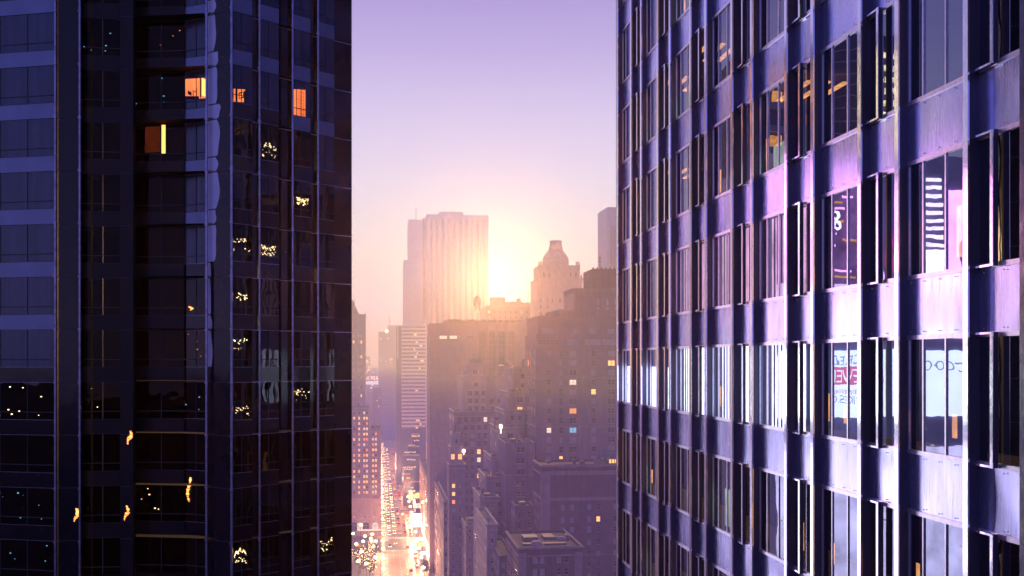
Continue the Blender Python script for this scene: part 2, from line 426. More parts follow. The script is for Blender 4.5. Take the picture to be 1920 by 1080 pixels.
# ------------------------------------------------------------------ the setting
def sheet(name,x0,x1,y0,y1,z,mat,kind='structure'):
    mb=MB(); mb.quad([(x0,y0,z),(x1,y0,z),(x1,y1,z),(x0,y1,z)]); o=mb.build(name,mat); tag(o,kind=kind); return o
sheet('ground',-9000,9000,-3000,15000,0,M['ground'])
AV0,AV1=2.0,22.0            # carriageway edges
sheet('road',AV0,AV1,200,1420,.004,M['asphalt'])
sheet('cross_street',-200,AV0-.01,594,626,.008,M['asphalt'])
for nm,x0,x1,y0,y1 in (('pavement',-40,AV0,430,590),('pavement',-6,AV0,630,1420),('pavement',AV1,27.5,430,1420)):
    mb=MB(); mb.box(x0,x1,y0,y1,-.1,.15); o=mb.build(nm,M['paving']); tag(o,kind='structure')
    mb=MB(); mb.box(*( (x1+.002,x1+.3) if x1==AV0 else (x0-.3,x0-.002) ),y0,y1,-.1,.152); o=mb.build('kerb',M['kerb']); tag(o,kind='structure')
sheet('bus_lane',AV0+.6,AV0+12.5,430,586,.010,M['redroad'])
mb=MB()
for i in range(18): mb.quad([(AV0+.5+i*1.08,588,.016),(AV0+1.1+i*1.08,588,.016),(AV0+1.1+i*1.08,592,.016),(AV0+.5+i*1.08,592,.016)])
for i in range(18): mb.quad([(AV0+.5+i*1.08,630,.016),(AV0+1.1+i*1.08,630,.016),(AV0+1.1+i*1.08,634,.016),(AV0+.5+i*1.08,634,.016)])
tag(mb.build('crosswalk',M['paint']),kind='structure')
mb=MB()
for x in (4.9,8.3,11.7,15.1,18.5):
    y=440
    while y<1400:
        if not 586<y<636: mb.quad([(x-.1,y,.014),(x+.1,y,.014),(x+.1,y+4,.014),(x-.1,y+4,.014)])
        y+=9
tag(mb.build('lane_markings',M['paint']),kind='structure')

# ------------------------------------------------------------------ mid and far buildings
def lit_side(p,dark='pane'):
    return lambda: random.choice(['warm','amber','white']) if random.random()<p else dark
def sX(px,Y): return X_at(px,Y)
def sZ(py,px,Y): return Z_at(py,px,Y)

# G: broad setback hotel behind the brown brick building, right of the gap
Y=335.; X0=sX(1005,Y); X1=sX(1215,Y)
b=Bld('apartment_hotel','broad mauve stone apartment hotel with grouped top-floor windows and a few lit rooms',X0,Y)
pitch=18.55*Y*.985/F_
zt=sZ(653,1005,Y)
pxs=[1029.5,1052,1074.5,1113,1146.5,1175,1200]
cols=cols_px(pxs,Y,X0,[1.75,1.15,2.5,1.75,2.5,1.75,2.5],[1,1,2,1,2,1,2])
rows=rows_from(sZ(657.5,1050,Y),pitch,22,1.9)
stt={}
nr=len(rows)
def rr(i): return nr-1-i
stt[(4,rr(1))]='warm'; stt[(3,rr(4))]='warm'; stt[(2,rr(6))]='amber'; stt[(2,rr(8))]='cyan'; stt[(0,rr(8))]='white'
b.tier(X0,X1,Y,Y+26,2,sZ(648,1005,Y),'brick_mauve',(cols,rows),(cols_even(26,5,1.5,1,1),rows),lit=.01,pale=.28,states=stt,par=.2,side=None) if False else \
b.tier(X0,X1,Y,Y+26,2,sZ(648,1005,Y),'brick_mauve',(cols,rows),(cols_even(26,5,1.5,1,1),rows),lit=.035,pale=.28,states=stt,par=.2)
# upper floors with wide grouped windows
Ya=Y+.6; Xa=sX(1003,Ya)+.3
c2=cols_px([1028,1074,1112,1142,1180],Ya,Xa,[7.0,3.9,5.6,4.5,4.5],[5,3,5,2,3]); zz=sZ(648,1005,Y)
b.tier(Xa,X1,Ya,Y+26,zz-.2,sZ(626,1005,Y),'brick_mauve',(c2,[(sZ(648,1030,Ya)+.2,1.95)]),None,lit=0,pale=.8,par=.2)
Yb=Y+1.2; Xb=sX(1004,Yb)+.8
c3=cols_px([1028,1078,1111,1146,1180],Yb,Xb,[3.9,1.3,2.5,2.5,2.5],[3,1,2,2,2])
b.tier(Xb,X1,Yb,Y+26,sZ(626,1005,Y)-.2,sZ(592,1005,Y),'brick_mauve',(c3,[(sZ(627,1030,Yb),2.0)]),None,lit=0,pale=.8,par=.8,cornice=.5,trim='brick_mauve')
Yc=Y+4; Xc=sX(1048,Yc)
b.tier(Xc,X1,Yc,Y+26,sZ(593,1048,Yc)-1,sZ(580,1048,Yc),'brick_mauve',None,None,par=.5)
Yd=Y+7; Xd=sX(1076,Yd)
c4=cols_px([1122,1139,1156,1175],Yd,Xd,[.9]*4,[1]*4)
b.tier(Xd,X1,Yd,Y+26,sZ(590,1076,Yd)-2,sZ(540,1076,Yd),'brick_mauve',(c4,[(sZ(598,1120,Yd)+.6,3.6),(sZ(572,1120,Yd),2.4)]),(cols_even(19,7,.9),[(sZ(582,1076,Yd),6.)]),lit=0,pale=1,par=.6,cornice=.6,trim='brick_mauve')
Ye=Y+10; Xe=sX(1111,Ye)
b.tier(Xe,X1,Ye,Y+26,sZ(541,1111,Ye)-1,sZ(504,1111,Ye),'brick_red',None,None,par=1)
mb=MB(); 
mb.box(Xe,Xe+13,Ye-.1,Ye-.003,sZ(504,1111,Ye)-.5,sZ(504,1111,Ye)+.02)
for i in range(9): mb.box(Xe+i*1.5,Xe+i*1.5+.5,Ye,Ye+.4,sZ(504,1111,Ye),sZ(504,1111,Ye)+.55)
b.part('battlement',mb,[M['brick_red']])
for i in range(5):
    mb=MB(); x=Xb+1+i*1.9; mb.box(x,x+1.0,Yb+1,Yb+2.2,sZ(592,1005,Y)-.8,sZ(592,1005,Y)+.5+.5*(i%2)); b.part('roof_vent',mb,[M['copper']])
b.finish()

# K: brown brick building with blank panels and lit roof kiosk
Y=300.; X0=sX(1017,Y); X1=sX(1215,Y); zr=sZ(872,1017,Y)
b=Bld('brick_building','large brown brick block with blank upper panels and a lit rooftop kiosk',X0,Y)
cols=cols_px([1055.5,1073,1105,1122,1154,1171,1200],Y,X0,1.35)
rows=[(sZ(y,1060,Y),1.75) for y in (1065,1044,1023,999,980,957)] 
rows=sorted([(z,h) for z,h in rows])
b.tier(X0,X1,Y,Y+17,2,zr,'brick_red',(cols,[(z-3.3*k,1.75) for k in range(9,0,-1) for z in (rows[0][0],)]+rows),(cols_even(17,4,1.3,1,.8),[(z-3.3*k,1.75) for k in range(9,0,-1) for z in (rows[0][0],)]+rows),cornice=1.2,trim='brick_trim',lit=0,pale=.6,
       states={(3,9+4):'warm'})
mb=MB()   # pale stone strips and framed blank panels
y0=Y-.12
zq=sZ(936,1017,Y)
mb.box(X0-.1,X0+2.4,y0,Y-.003,2,zr-1.9); mb.box(X0+2.4,X1,y0,Y-.003,zq-.35,zq+.35); mb.box(X0+2.4,X1,y0,Y-.003,zr-3.0,zr-1.9)
b.part('stone_trim',mb,[M['brick_trim']])
mb=MB(); mb.box(X0-.25,X0-.103,Y,Y+2.,2,zr-1.9); mb.box(X0-.2,X0-.004,Y+2,Y+17,zq-.3,zq+.3); b.part('stone_trim',mb,[M['brick_trim']])
mb=MB()
for px in (1065,1116):
    xx=X_at(px,Y); 
    for i in range(14): mb.box(xx-3.2+i*.42,xx-3.2+i*.42+.2,Y-.5,Y-.32,zr-.9,zr+.05)
    mb.box(xx-3.3,xx+2.8,Y-.52,Y-.3,zr+.05,zr+.25)
b.part('balustrade',mb,[M['stone']])
mb=MB(); xk=X_at(1146,Y+5)
mb.box(xk-1,xk+7,Y+5,Y+10,zr-.9,zr+.9); mb.quad([(xk-1.6,Y+4.6,zr+1.6),(xk+8,Y+4.6,zr+1.6),(xk+8,Y+10,zr+3.4),(xk-1.6,Y+10,zr+3.4)]); 
mb.box(xk-1.6,xk+8,Y+4.6,Y+10,zr+1.2,zr+1.59)
mb.quad([(xk-1.6,Y+4.6,zr+1.6),(xk-1.6,Y+10,zr+3.4),(xk-1.6,Y+10,zr+1.6)])
b.part('roof_kiosk',mb,[M['copper']])
mb=MB()
for i in range(6): mb.box(xk-.6+i*.9,xk-.6+i*.9+.6,Y+4.9,Y+4.99,zr-.2,zr+.9)
b.part('kiosk_light',mb,[M['warm']])
b.finish()

# L: lower brick building in front, dark flat roof
Y=262.; X0=sX(973,Y); X1=sX(1091,Y); zr=sZ(1026,973,Y)
b=Bld('brick_building','low red brick building with dark flat roof at the bottom edge',X0,Y)
cols=cols_px([1003.5,1017,1048,1062],Y,X0,1.35); p=23.6*Y*.985/F_
rows=rows_from(sZ(1043,1010,Y),p,9,1.9)
b.tier(X0,X1,Y,Y+26,2,zr,'brick_red',(cols,rows),(cols_even(26,7,1.2),rows),cornice=1.0,trim='brick_trim',lit=0,pale=.55,states={(0,len(rows)-1):'pane_pale',(1,len(rows)-1):'pane_pale',(0,len(rows)-2):'pane_pale',(1,len(rows)-2):'pane_pale'})
mb=MB()
mb.box(X0-.12,X0+2,Y-.12,Y-.003,2,zr-1.6); mb.box(X1-2,X1+.1,Y-.12,Y-.003,2,zr-1.6); b.part('stone_trim',mb,[M['brick_trim']])
mb=MB()
for i in range(2):
    for k in range(14): mb.box(X0+3+i*7+k*.38,X0+3+i*7+k*.38+.18,Y-.5,Y-.32,zr-.7,zr+.1)
b.part('balustrade',mb,[M['stone']])
mb=MB(); mb.box(X0+2,X1-3,Y+6,Y+8,zr-.9,zr-.3); mb.box(X0+3,X0+7,Y+12,Y+17,zr-.9,zr+.4); mb.box(X0+9,X0+12,Y+14,Y+20,zr-.9,zr); b.part('roof_equipment',mb,[M['copper']])
b.finish()

# M: slim pale building with street face, urn on the corner
Y=300.; X0=sX(913,Y); X1=sX(932,Y); zr=sZ(982,913,Y)
b=Bld('narrow_building','slim pale building with finely windowed street face and a ball on its roof corner',X0,Y)
rows=rows_from(zr-1.6,2.9,20,1.5)
b.tier(X0,X1,Y,Y+34,2,zr,'stone_light',([(1.6,.9,1)],rows[:-1]),(cols_even(34,11,1.2),rows),cornice=.8,trim='stone_light',lit=.0,pale=.2,sside=lit_side(.06,'pane_pale'))
mb=MB(); mb.lathe(X0+.6,Y+.8,[(.35,zr-.9),(.35,zr+.3),(.2,zr+.5),(.62,zr+1.0),(.7,zr+1.4),(.45,zr+1.9),(0,zr+2.1)]); b.part('urn',mb,[M['stone_light']])
mb=MB(); mb.box(X0+2.4,X1-.3,Y-.003-.15,Y-.003,2,zr-1); b.part('quoin',mb,[M['stone']])
b.finish()
Y=287.; X0=sX(936.5,Y); X1=sX(962,Y)+.5; zr=sZ(1042,936,Y)
b=Bld('narrow_building','dark low infill building between the slim pale one and the low red brick one',X0,Y)
b.tier(X0,X1,Y,Y+30,2,zr,'brick_mauve',(cols_even(X1-X0,2,1.1),rows_from(zr-2,3.1,10,1.6)),(cols_even(30,8,1.1),rows_from(zr-2,3.1,10,1.6)),lit=.12,pale=.2)
b.finish()

# N: long street-line facade
Y=400.; X0=sX(874,Y); X1=sX(893,Y)+2; zr=sZ(985,874,Y)
b=Bld('street_building','long row building with many small street windows, amber lights low down its side',X0,Y)
rows=rows_from(zr-1.4,2.9,20,1.5)
b.tier(X0,X1,Y,Y+60,2,zr,'brick_trim',(cols_even(X1-X0,2,1.),rows),(cols_even(60,18,1.1),rows),cornice=.7,trim='stone',lit=.02,sside=lit_side(.10))
b.finish()
Y=420.; X0=sX(842,Y); X1=sX(872,Y); zr=sZ(924,842,Y)
b=Bld('brick_building','narrow brown brick building with three lit windows one above another',X0,Y)
rows=rows_from(sZ(907,850,Y),3.35,16,1.8); n=len(rows)
b.tier(X0,X1,Y,Y+12,2,sZ(870,842,Y),'brick_mauve',([(1.9,1.5,1),(4.6,1.1,1)],rows),(cols_even(12,4,1.1),rows),cornice=.8,lit=.0,pale=.1,states={(0,n-1):'warm',(0,n-2):'warm',(0,n-3):'amber'})
b.tier(X0+.7,X1-1.,Y+1.5,Y+12,sZ(870,842,Y)-1,sZ(838,842,Y),'stone',([(1.0,1.6,2),(4.0,1.8,2)],[(sZ(862,846,Y+1.5),2.4)]),None,par=.8,cornice=.6,states={(0,0):'warm',(1,0):'warm'})
b.tier(X0+1.5,X1-2.0,Y+3,Y+12,sZ(838,842,Y)-1,sZ(812,842,Y),'stone',([(1.8,1.2,1)],[(sZ(832,846,Y+3),2)]),None,par=.8,cornice=.4)
mb=MB(); zl=sZ(846,870,Y+1.4); xl=sX(869.5,Y+1.4)
mb.lathe(xl,Y+.9,[(.1,zl-1.6),(.12,zl-.7),(.5,zl-.5),(.75,zl+.1),(.55,zl+.7),(0,zl+1)],10); b.part('lantern',mb,[emit('lantern_glow',(1,.42,.25),9)])
b.finish()
# street facade on the building line at the bottom, red-lit windows
Y=432.; X0=27.5; X1=sX(843,Y)-.6
b=Bld('street_building','avenue-line building with slanting rows of white and red lit windows',X0,Y)
zr=50
rows=rows_from(zr-2,3.3,20,1.9)
red=emit('lit_pane_red',(1,.08,.05),2.4); M['warm_red']=red
b.tier(X0,X1,Y,Y+78,.2,zr,'brick_trim',(cols_even(X1-X0,1,1.2),rows),(cols_even(78,14,3.2,2),rows),cornice=.8,trim='stone',lit=.05,sside=lit_side(.42))
b.finish()
# R1: cream building strongly lit by the street
Y=540.; X0=27.5; X1=46
b=Bld('street_building','cream stone street building glowing from shopfront light, tall and close to the brightest pavement',X0,Y)
zr=43; rows=rows_from(zr-2,3.6,10,2.2,9)
b.tier(X0,X1,Y,Y+150,6.5,zr,'cream',(cols_even(X1-X0,5,1.3),rows),(cols_even(150,24,3.6,2),rows),cornice=1.0,trim='stone_light',lit=.1,sside=lit_side(.6))
mb=MB(); mb.box(X0+.2,X1,Y,Y+150,0,6.5); b.part('shopfront',mb,[M['glassy']])
for k in range(14):
    mb=MB(); y=Y+2+k*10.5; mb.box(X0-.15,X0+.195,y,y+9,.6,5.2); b.part('shop_window',mb,[emit('shop_light',random.choice([(1,.75,.5),(1,.62,.35),(1,.85,.75),(1,.45,.3)]),random.uniform(2.5,6))])
b.finish()

# F: stepped apartment building climbing away to the right
b=Bld('setback_apartments','pale wedding-cake apartment block stepping up toward the broad hotel',sX(962,352),352.,)
steps=[(901,925,931,338.),(911,945,893,344.),(922,958,856,350.),(934,968,801,354.),(945,976,768,357.),(953,985,734,360.),(961,1000,690,364.)]
for i,(p0,p1,py,Yf) in enumerate(steps):
    X0=sX(p0,Yf); X1=sX(p1,Yf)+1.5; z1=sZ(py,p0,Yf)
    Y1=Yf+26
    rows=rows_from(z1-2.2,3.3,4 if i>2 else 12,1.7)
    w=X1-X0
    b.tier(X0,X1,Yf,Y1,2,z1,'stone',([(w*.55,2.0,2)] if i%2 else [(w*.4,1.2,1),(w*.75,1.2,1)],rows),([(26-4,1.1,1),(26-8,1.1,1),(26-1.8,.9,1)][::-1][:0] or sorted([(4,1.1,1),(9,1.1,1),(14,1.1,1),(18.5,1.1,1),(23,1.1,1)]),rows),cornice=.6,trim='stone_light',lit=.06,pale=.1,par=1.1)
    mb=MB(); mb.box(X0-.15,X0+.5,Yf-.15,Yf-.004,max(2,z1-9),z1+.9); mb.box(X0-.15,X0-.004,Yf,Yf+.8,max(2,z1-9),z1+.9); b.part('corner_pier',mb,[M['stone_light']])
Yf=356.; X0=sX(943,Yf)
mb=MB(); x=sX(939,Yf-6); z=sZ(799,939,Yf-6); mb.lathe(x,Yf-6,[(.15,z-2.5),(.18,z-.9),(.5,z-.7),(.6,z+.0),(.4,z+.5),(0,z+.7)],8); b.part('lantern',mb,[emit('terrace_lantern_glow',(1,.75,.5),7)])
b.finish()
# low block in the dip, between
Y=330.; X0=sX(948,Y); X1=sX(1003,Y); zr=sZ(950,948,Y)
b=Bld('apartment_building','plain mauve apartment wall with one column of paired windows beside the setback block',X0,Y)
b.tier(X0,X1,Y,Y+20,2,sZ(830,948,Y),'brick_mauve',(cols_px([976],Y,X0,3.1,2),rows_from(sZ(838,976,Y),21*Y/F_,18,1.9)),None,lit=.0,pale=.12,par=1)
Yk=Y-10
X2=sX(966,Yk); X3=sX(1001,Yk)
b.tier(X2,X3,Yk,Y-.01,2,sZ(948,966,Yk),'brick_mauve',([(1.4,.7,1),(4.5,1.3,1)],rows_from(sZ(960,966,Yk),3.3,12,3.2 if False else 2.0)),(cols_even(10,3,1.1),rows_from(sZ(960,966,Yk),3.3,12,2.0)),lit=.03,pale=.1)
b.finish()

# E2: classical tower with hipped penthouse
Y=430.; X0=sX(868,Y); X1=sX(912,Y); zt=sZ(704,868,Y)
b=Bld('classical_building','pale classical building with a hipped penthouse in front of the blank wall',X0,Y)
p=14.6*Y*.985/F_
rows=rows_from(sZ(733,880,Y),p,3,2.0)
rowsl=rows_from(sZ(782,880,Y),p*1.05,20,1.9)
b.tier(X0,X1,Y,Y+26,sZ(772,868,Y),zt,'stone_light',(cols_px([881.5,893.5,906],Y,X0,2.0),rows),None,cornice=1.0,trim='stone_light',lit=0,pale=.15)
Xr=sX(964,Y+4)
b.tier(X1+.01,Xr,Y+3,Y+26,2,sZ(706,930,Y+3),'stone',(cols_px([922.5,937.5,952],Y+3,X1+.01,1.9),rows_from(sZ(734,930,Y+3),p,26,2.0)),None,cornice=.6,lit=.0,pale=.15)
b.tier(X0-4,X1+4.5,Y-2,Y+26,2,sZ(772,868,Y)+.5,'brick_mauve',(cols_even(X1-X0+8.5,6,1.5,1,1),rowsl),(cols_even(28,7,1.4),rowsl),cornice=1.0,trim='stone',lit=.08,pale=.1)
Xp0,Xp1=sX(876,Y+3),sX(907,Y+3); zp=sZ(680,876,Y+3)
b.tier(Xp0,Xp1,Y+3,Y+18,zt-.8,zp,'stone_light',(cols_px([889,893.5],Y+3,Xp0,.7),[(zt+.6,1.8)]),None,cornice=.5,trim='stone_light',par=.1)
mb=MB(); cx,cy=(Xp0+Xp1)/2,Y+10; zz=zp+.05; ap=sZ(671,890,Y+10)
q=[(Xp0-.5,Y+2.5,zz),(Xp1+.5,Y+2.5,zz),(Xp1+.5,Y+18.5,zz),(Xp0-.5,Y+18.5,zz)]
for i in range(4): mb.quad([q[i],q[(i+1)%4],(cx,cy,ap)])
mb.cyl(cx,cy,ap-.3,ap+1.3,.15,.1,6); mb.lathe(cx,cy,[(.1,ap+1.2),(.4,ap+1.6),(.1,ap+2)],8)
b.part('hip_roof',mb,[M['copper']])
mb=MB()
for xx in (Xp0,Xp1):
    for s_ in (-1,1): mb.bar((xx,Y+2.7,zt),(xx+(s_)*1.0,Y+2.7,zt+.2),.3,.2)
mb.lathe(X0+.8,Y+.9,[(.3,zt-.5),(.4,zt+.5),(.15,zt+.8),(.5,zt+1.3),(0,zt+2.2)],8); mb.lathe(X1-.8,Y+.9,[(.3,zt-.5),(.4,zt+.5),(.15,zt+.8),(.5,zt+1.3),(0,zt+2.2)],8)
b.part('finial',mb,[M['stone_light']])
mb=MB(); xc=sX(893,Y); mb.cyl(xc,0,0,.15,.9,.9,12); 
mb.v=[(a,Y-.02-c,bb+sZ(721,893,Y)) for a,bb,c in mb.v]; b.part('round_window',mb,[M['pane']])
b.finish()

# D: big blank-walled building with four tall arched recesses
Y=505.; X0=sX(806,Y); X1=sX(1003,Y); zt=sZ(606,806,Y)
b=Bld('blank_wall_building','huge blank mauve-walled building with four tall arched window strips',X0,Y)
cols=cols_px([831,850,861.5,882],Y,X0,[3.8,3.9,.8,3.3],[3,3,1,3])
b.tier(X0,X1,Y,Y+30,2,zt,'concrete',(cols,[(sZ(635.5,840,Y),1.7)]),None,lit=0,pale=.3,states={(0,0):'white',(1,0):'white'})
for px in (904,922.5,940.5,958.5):
    xc=X_at(px,Y); w=1.55; zb=sZ(765,px,Y); za=sZ(626,px,Y)
    mb=MB(); mb.quad([(xc-w,Y-.02,zb),(xc+w,Y-.02,zb),(xc+w,Y-.02,za),(xc-w,Y-.02,za)])
    arc=[(xc+w*math.cos(math.pi*i/10),Y-.02,za+w*math.sin(math.pi*i/10)) for i in range(11)]; mb.quad(arc)
    for k in range(13):
        z=zb+1+k*2.75; mb.box(xc-w+.1,xc+w-.1,Y-.10,Y-.023,z,z+.9,1)
    mb.box(xc-.08,xc+.08,Y-.08,Y-.023,zb,za+w*.9,1)
    if px==940.5:
        mb.box(xc-1.2,xc+1.2,Y-.06,Y-.024,sZ(689,px,Y),sZ(684,px,Y),2); mb.box(xc-1.2,xc+1.2,Y-.06,Y-.024,sZ(709.5,px,Y),sZ(704.5,px,Y),2)
    b.part('arched_window',mb,[M['pane'],M['glassy'],M['amber']])
mb=MB(); zc=zt+.1
mb.box(X0+6,X1+1,Y-.5,Y+1.0,zt-.3,zt+.8); mb.box(X0+7,X1,Y+2,Y+3,zt,zt+1.6); b.part('cornice',mb,[M['concrete']])
mb=MB(); 
for i in range(60): 
    x=random.uniform(X0+8,X1-6); r=random.uniform(.4,1.1); z=zt+.8
    for k in range(5):
        a=random.random()*6.28; mb.bar((x,Y+.4,z),(x+math.cos(a)*r,Y+.4+math.sin(a)*.6,z+random.uniform(.4,1.3)),.06,.25,4)
b.part('roof_hedge',mb,[M['leaf']])
b.finish()
# J: low roofline with machinery beyond
Y=620.; X0=sX(912,Y); X1=sX(1003,Y)
b=Bld('flat_roof_building','distant flat-roofed block with stepped rooftop machinery just below the sun',X0,Y)
zt=sZ(573,912,Y)
b.tier(X0,X1,Y,Y+40,2,zt,'brick_mauve',(cols_even(X1-X0,9,1.5),rows_from(zt-3,3.4,5,1.9)),None,lit=.05,pale=.3,cornice=.8)
for (p0,p1,y1) in ((921,948,557),(948,956,566),(956,980,565),(972,977,559),(980,1001,567),(1000,1003,575)):
    mb=MB(); xa,xb=sX(p0,Y+8),sX(p1,Y+8)-.05; mb.box(xa,xb,Y+8+p0*.001,Y+18,zt-.9,sZ(y1,p0,Y+8)); 
    mb.box(xa+.4,xb-.4,Y+8-.2,Y+7.98+p0*.001,zt,zt+1.2)
    b.part('roof_machinery',mb,[M['concrete']])
b.finish()

# H: ornate tower with domed crown
Y=560.; X0=sX(1008,Y); X1=sX(1092,Y)
b=Bld('domed_tower','ornate masonry tower with bell-shaped domed crown and square lantern against the bright sky',X0,Y)
def zz_(py): return sZ(py,1050,Y)
rw=rows_from(zz_(560),3.6,30,2.2)
b.tier(X0,X1,Y,Y+26,2,zz_(522),'stone',(cols_px([1014,1027,1036,1050,1062,1073,1086],Y,X0,1.1),rw),(cols_even(26,5,1.2),rw),cornice=1.2,trim='stone',lit=0,pale=.4)
Xs0,Xs1=sX(1012,Y+1),sX(1087,Y+1)
b.tier(Xs0,Xs1,Y+1,Y+24,zz_(523)-1,zz_(497),'stone',(cols_px([1020,1030,1050,1070,1080],Y+1,Xs0,1.0),[(zz_(519),2.5)]),None,cornice=.8,trim='stone')
mb=MB(); cx=(X0+X1)/2-.2; cy=Y+13
rp=lambda px: (X_at(px,Y)-X_at(1050,Y))
mb.lathe(cx,cy,[(rp(1075),zz_(500)),(rp(1075),zz_(484)),(rp(1074),zz_(478)),(rp(1069),zz_(471)),(rp(1063),zz_(464)),(rp(1062),zz_(463))],8)
b.part('dome',mb,[M['stone']])
mb=MB(); mb.cyl(cx,cy,zz_(464),zz_(449),rp(1063.5),rp(1061),8); mb.cyl(cx,cy,zz_(449),zz_(446.5),rp(1062.5),rp(1062),8); b.part('lantern_top',mb,[M['stone']])
for px in (1012,1016,1082,1086,1009,1091):
    mb=MB(); xx=X_at(px,Y); zb=zz_(500 if 1010<px<1090 else 524)
    mb.lathe(xx,Y+1.5,[(.9,zb-1.5),(.9,zb+1.2),(.4,zb+1.6),(.7,zb+2.2),(.1,zb+3.4)],6); b.part('finial',mb,[M['stone']])
mb=MB()
for k in range(12): mb.box(X_at(1024,Y)+k*.9,X_at(1024,Y)+k*.9+.35,Y-.6,Y-.4,zz_(515),zz_(512))
mb.box(X_at(1023,Y),X_at(1047,Y),Y-.65,Y-.35,zz_(512),zz_(511)); b.part('balustrade',mb,[M['stone']])
b.finish()
# I: sliver with lattice screen at right
Y=480.; X0=sX(1139,Y); X1=sX(1230,Y); zt=sZ(388,1139,Y)
b=Bld('screened_tower','tower sliver with patterned lattice screen just left of the metal facade',X0,Y)
b.tier(X0,X1,Y,Y+22,2,zt,'white_band',None,None,par=1)
mb=MB(); mb.box(X0-.2,X1,Y-.2,Y-.01,sZ(424,1139,Y),zt-.3); b.part('plant_screen',mb,[M['rib']])
mb=MB(); y=424
while y<500:
    for px in range(1146,1190,5):
        xx=X_at(px,Y); z=sZ(y+5,px,Y); mb.bar((xx-.5,Y-.1,z),(xx+.5,Y-.1,z+1.2),.13,.13,4); mb.bar((xx+.5,Y-.1,z),(xx-.5,Y-.1,z+1.2),.13,.13,4)
    y+=6
b.part('lattice_screen',mb,[M['concrete']])
b.finish()

# E: ribbed tower + banded slab
Y=940.; X0=sX(803,Y); X1=sX(912,Y); zt=sZ(402,803,Y)
b=Bld('ribbed_tower','tall pale tower with vertical ribs, its right edge lost in the sun glare',X0,Y,)
mb=MB(); mb.box(X0,X1,Y,Y+45,2,zt-2); b.part('wall',mb,[M['ribdark']])
n=10; st=(X1-X0)/n
for i in range(n+1):
    mb=MB(); w=st*.30 if 0<i<n else st*.4; x=X0+i*st
    w*=.85; mb.box(x-w,x+w,Y-1.4,Y-.01,2,zt-3.5); b.part('rib',mb,[M['rib']])
mb=MB(); mb.box(X0-1.8,X1+1.8,Y-1.3,Y+46,zt-3.49,zt); mb.box(X0+st*2,X0+st*6,Y+2,Y+20,zt,zt+3.2)
mb.quad([(X0+st*1.6,Y+2,zt),(X0+st*2,Y+2,zt+3.2),(X0+st*2,Y+20,zt+3.2),(X0+st*1.6,Y+20,zt)]); mb.quad([(X0+st*1.6,Y+2,zt),(X0+st*2,Y+2,zt),(X0+st*2,Y+2,zt+3.2)])
b.part('crown',mb,[M['rib']])
k=0
for (row,p) in ((y_,x_) for y_ in range(574,606,9) for x_ in range(862,908,11) if random.random()<.55):
    mb=MB(); xx=X_at(p+random.uniform(-2,2),Y); z=sZ(row,p,Y); mb.box(xx-.4,xx+.4,Y-.06,Y-.01,z,z+1.3); b.part('window',mb,[M['warm']])
b.finish()
Xw0=sX(766,Y); 
b=Bld('slab_tower','plain pale tower wing with smooth upper storeys attached left of the ribbed tower',Xw0,Y)
mb=MB(); xe=sX(793,Y); mb.box(Xw0,xe,Y+1,Y+40,2,sZ(411,766,Y)); b.part('wall',mb,[M['rib']])
mb=MB(); mb.box(xe+.01,sX(799,Y)-.01,Y+4,Y+40,2,sZ(407,766,Y)); b.part('recessed_bay',mb,[M['ribdark']])
mb=MB(); mb.box(sX(799,Y),sX(802,Y)-.2,Y+.5,Y+40,2,sZ(404,766,Y)); b.part('rib',mb,[M['rib']])
mb=MB(); xm=sX(757,Y); mb.box(xm,Xw0-.02,Y+1,Y+40,2,sZ(489,757,Y)); b.part('lower_wing',mb,[M['rib']])
mb=MB(); z=sZ(487,757,Y); i=0
while z>sZ(608,757,Y)-20:
    mb.box(xm-.5,sX(790,Y),Y+.55,Y+.98,z-1.3,z-.1); z-=3.6
b.part('floor_bands',mb,[M['white_band']])
mb=MB(); z=sZ(440,766,Y)
while z>sZ(486,757,Y):
    mb.box(Xw0-.5,sX(790,Y),Y+.55,Y+.98,z-.5,z-.1); z-=3.6
b.part('floor_bands',mb,[M['rib']])
b.finish()
Y=880.; X0=sX(753.5,Y); X1=sX(797.5,Y); zt=sZ(608,754,Y); zb=sZ(804,754,Y)
b=Bld('banded_slab','office slab striped with horizontal white bands and dark window ribbons above the avenue',X0,Y)
mb=MB(); mb.box(X0,X1,Y,Y+30,zb,zt); b.part('wall',mb,[M['ribdark']])
z=zt; pit=(zt-zb)/28
for i in range(28):
    mb=MB(); mb.box(X0-.3,X1,Y-.5,Y-.01,z-pit*.52,z); b.part('white_band',mb,[M['white_band']])
    if random.random()<.5:
        mb=MB(); x=random.uniform(X0+10,X1-4); mb.box(x,x+random.uniform(.8,3),Y-.1,Y-.005,z-pit*.95,z-pit*.6); b.part('lit_window',mb,[M[random.choice(['warm','white'])]])
    z-=pit
mb=MB(); r=4.5
mb.box(X1+.01,sX(806,Y),Y,Y+30,zb+3,zt+8); b.part('rounded_end',mb,[M['rib']])
mb=MB(); mb.box(X0,X1,Y+1,Y+30,2,zb-.01); b.part('base',mb,[M['glassy']])
mb=MB(); mb.box(sX(743,Y),X0-.3,Y+3,Y+30,2,zt-1); b.part('service_core',mb,[M['glassy']])
mb=MB(); mb.box(sX(745,Y),sX(747,Y),Y+2.,Y+2.95,zt-30,zt); b.part('metal_fin',mb,[M['rib']])
b.finish()
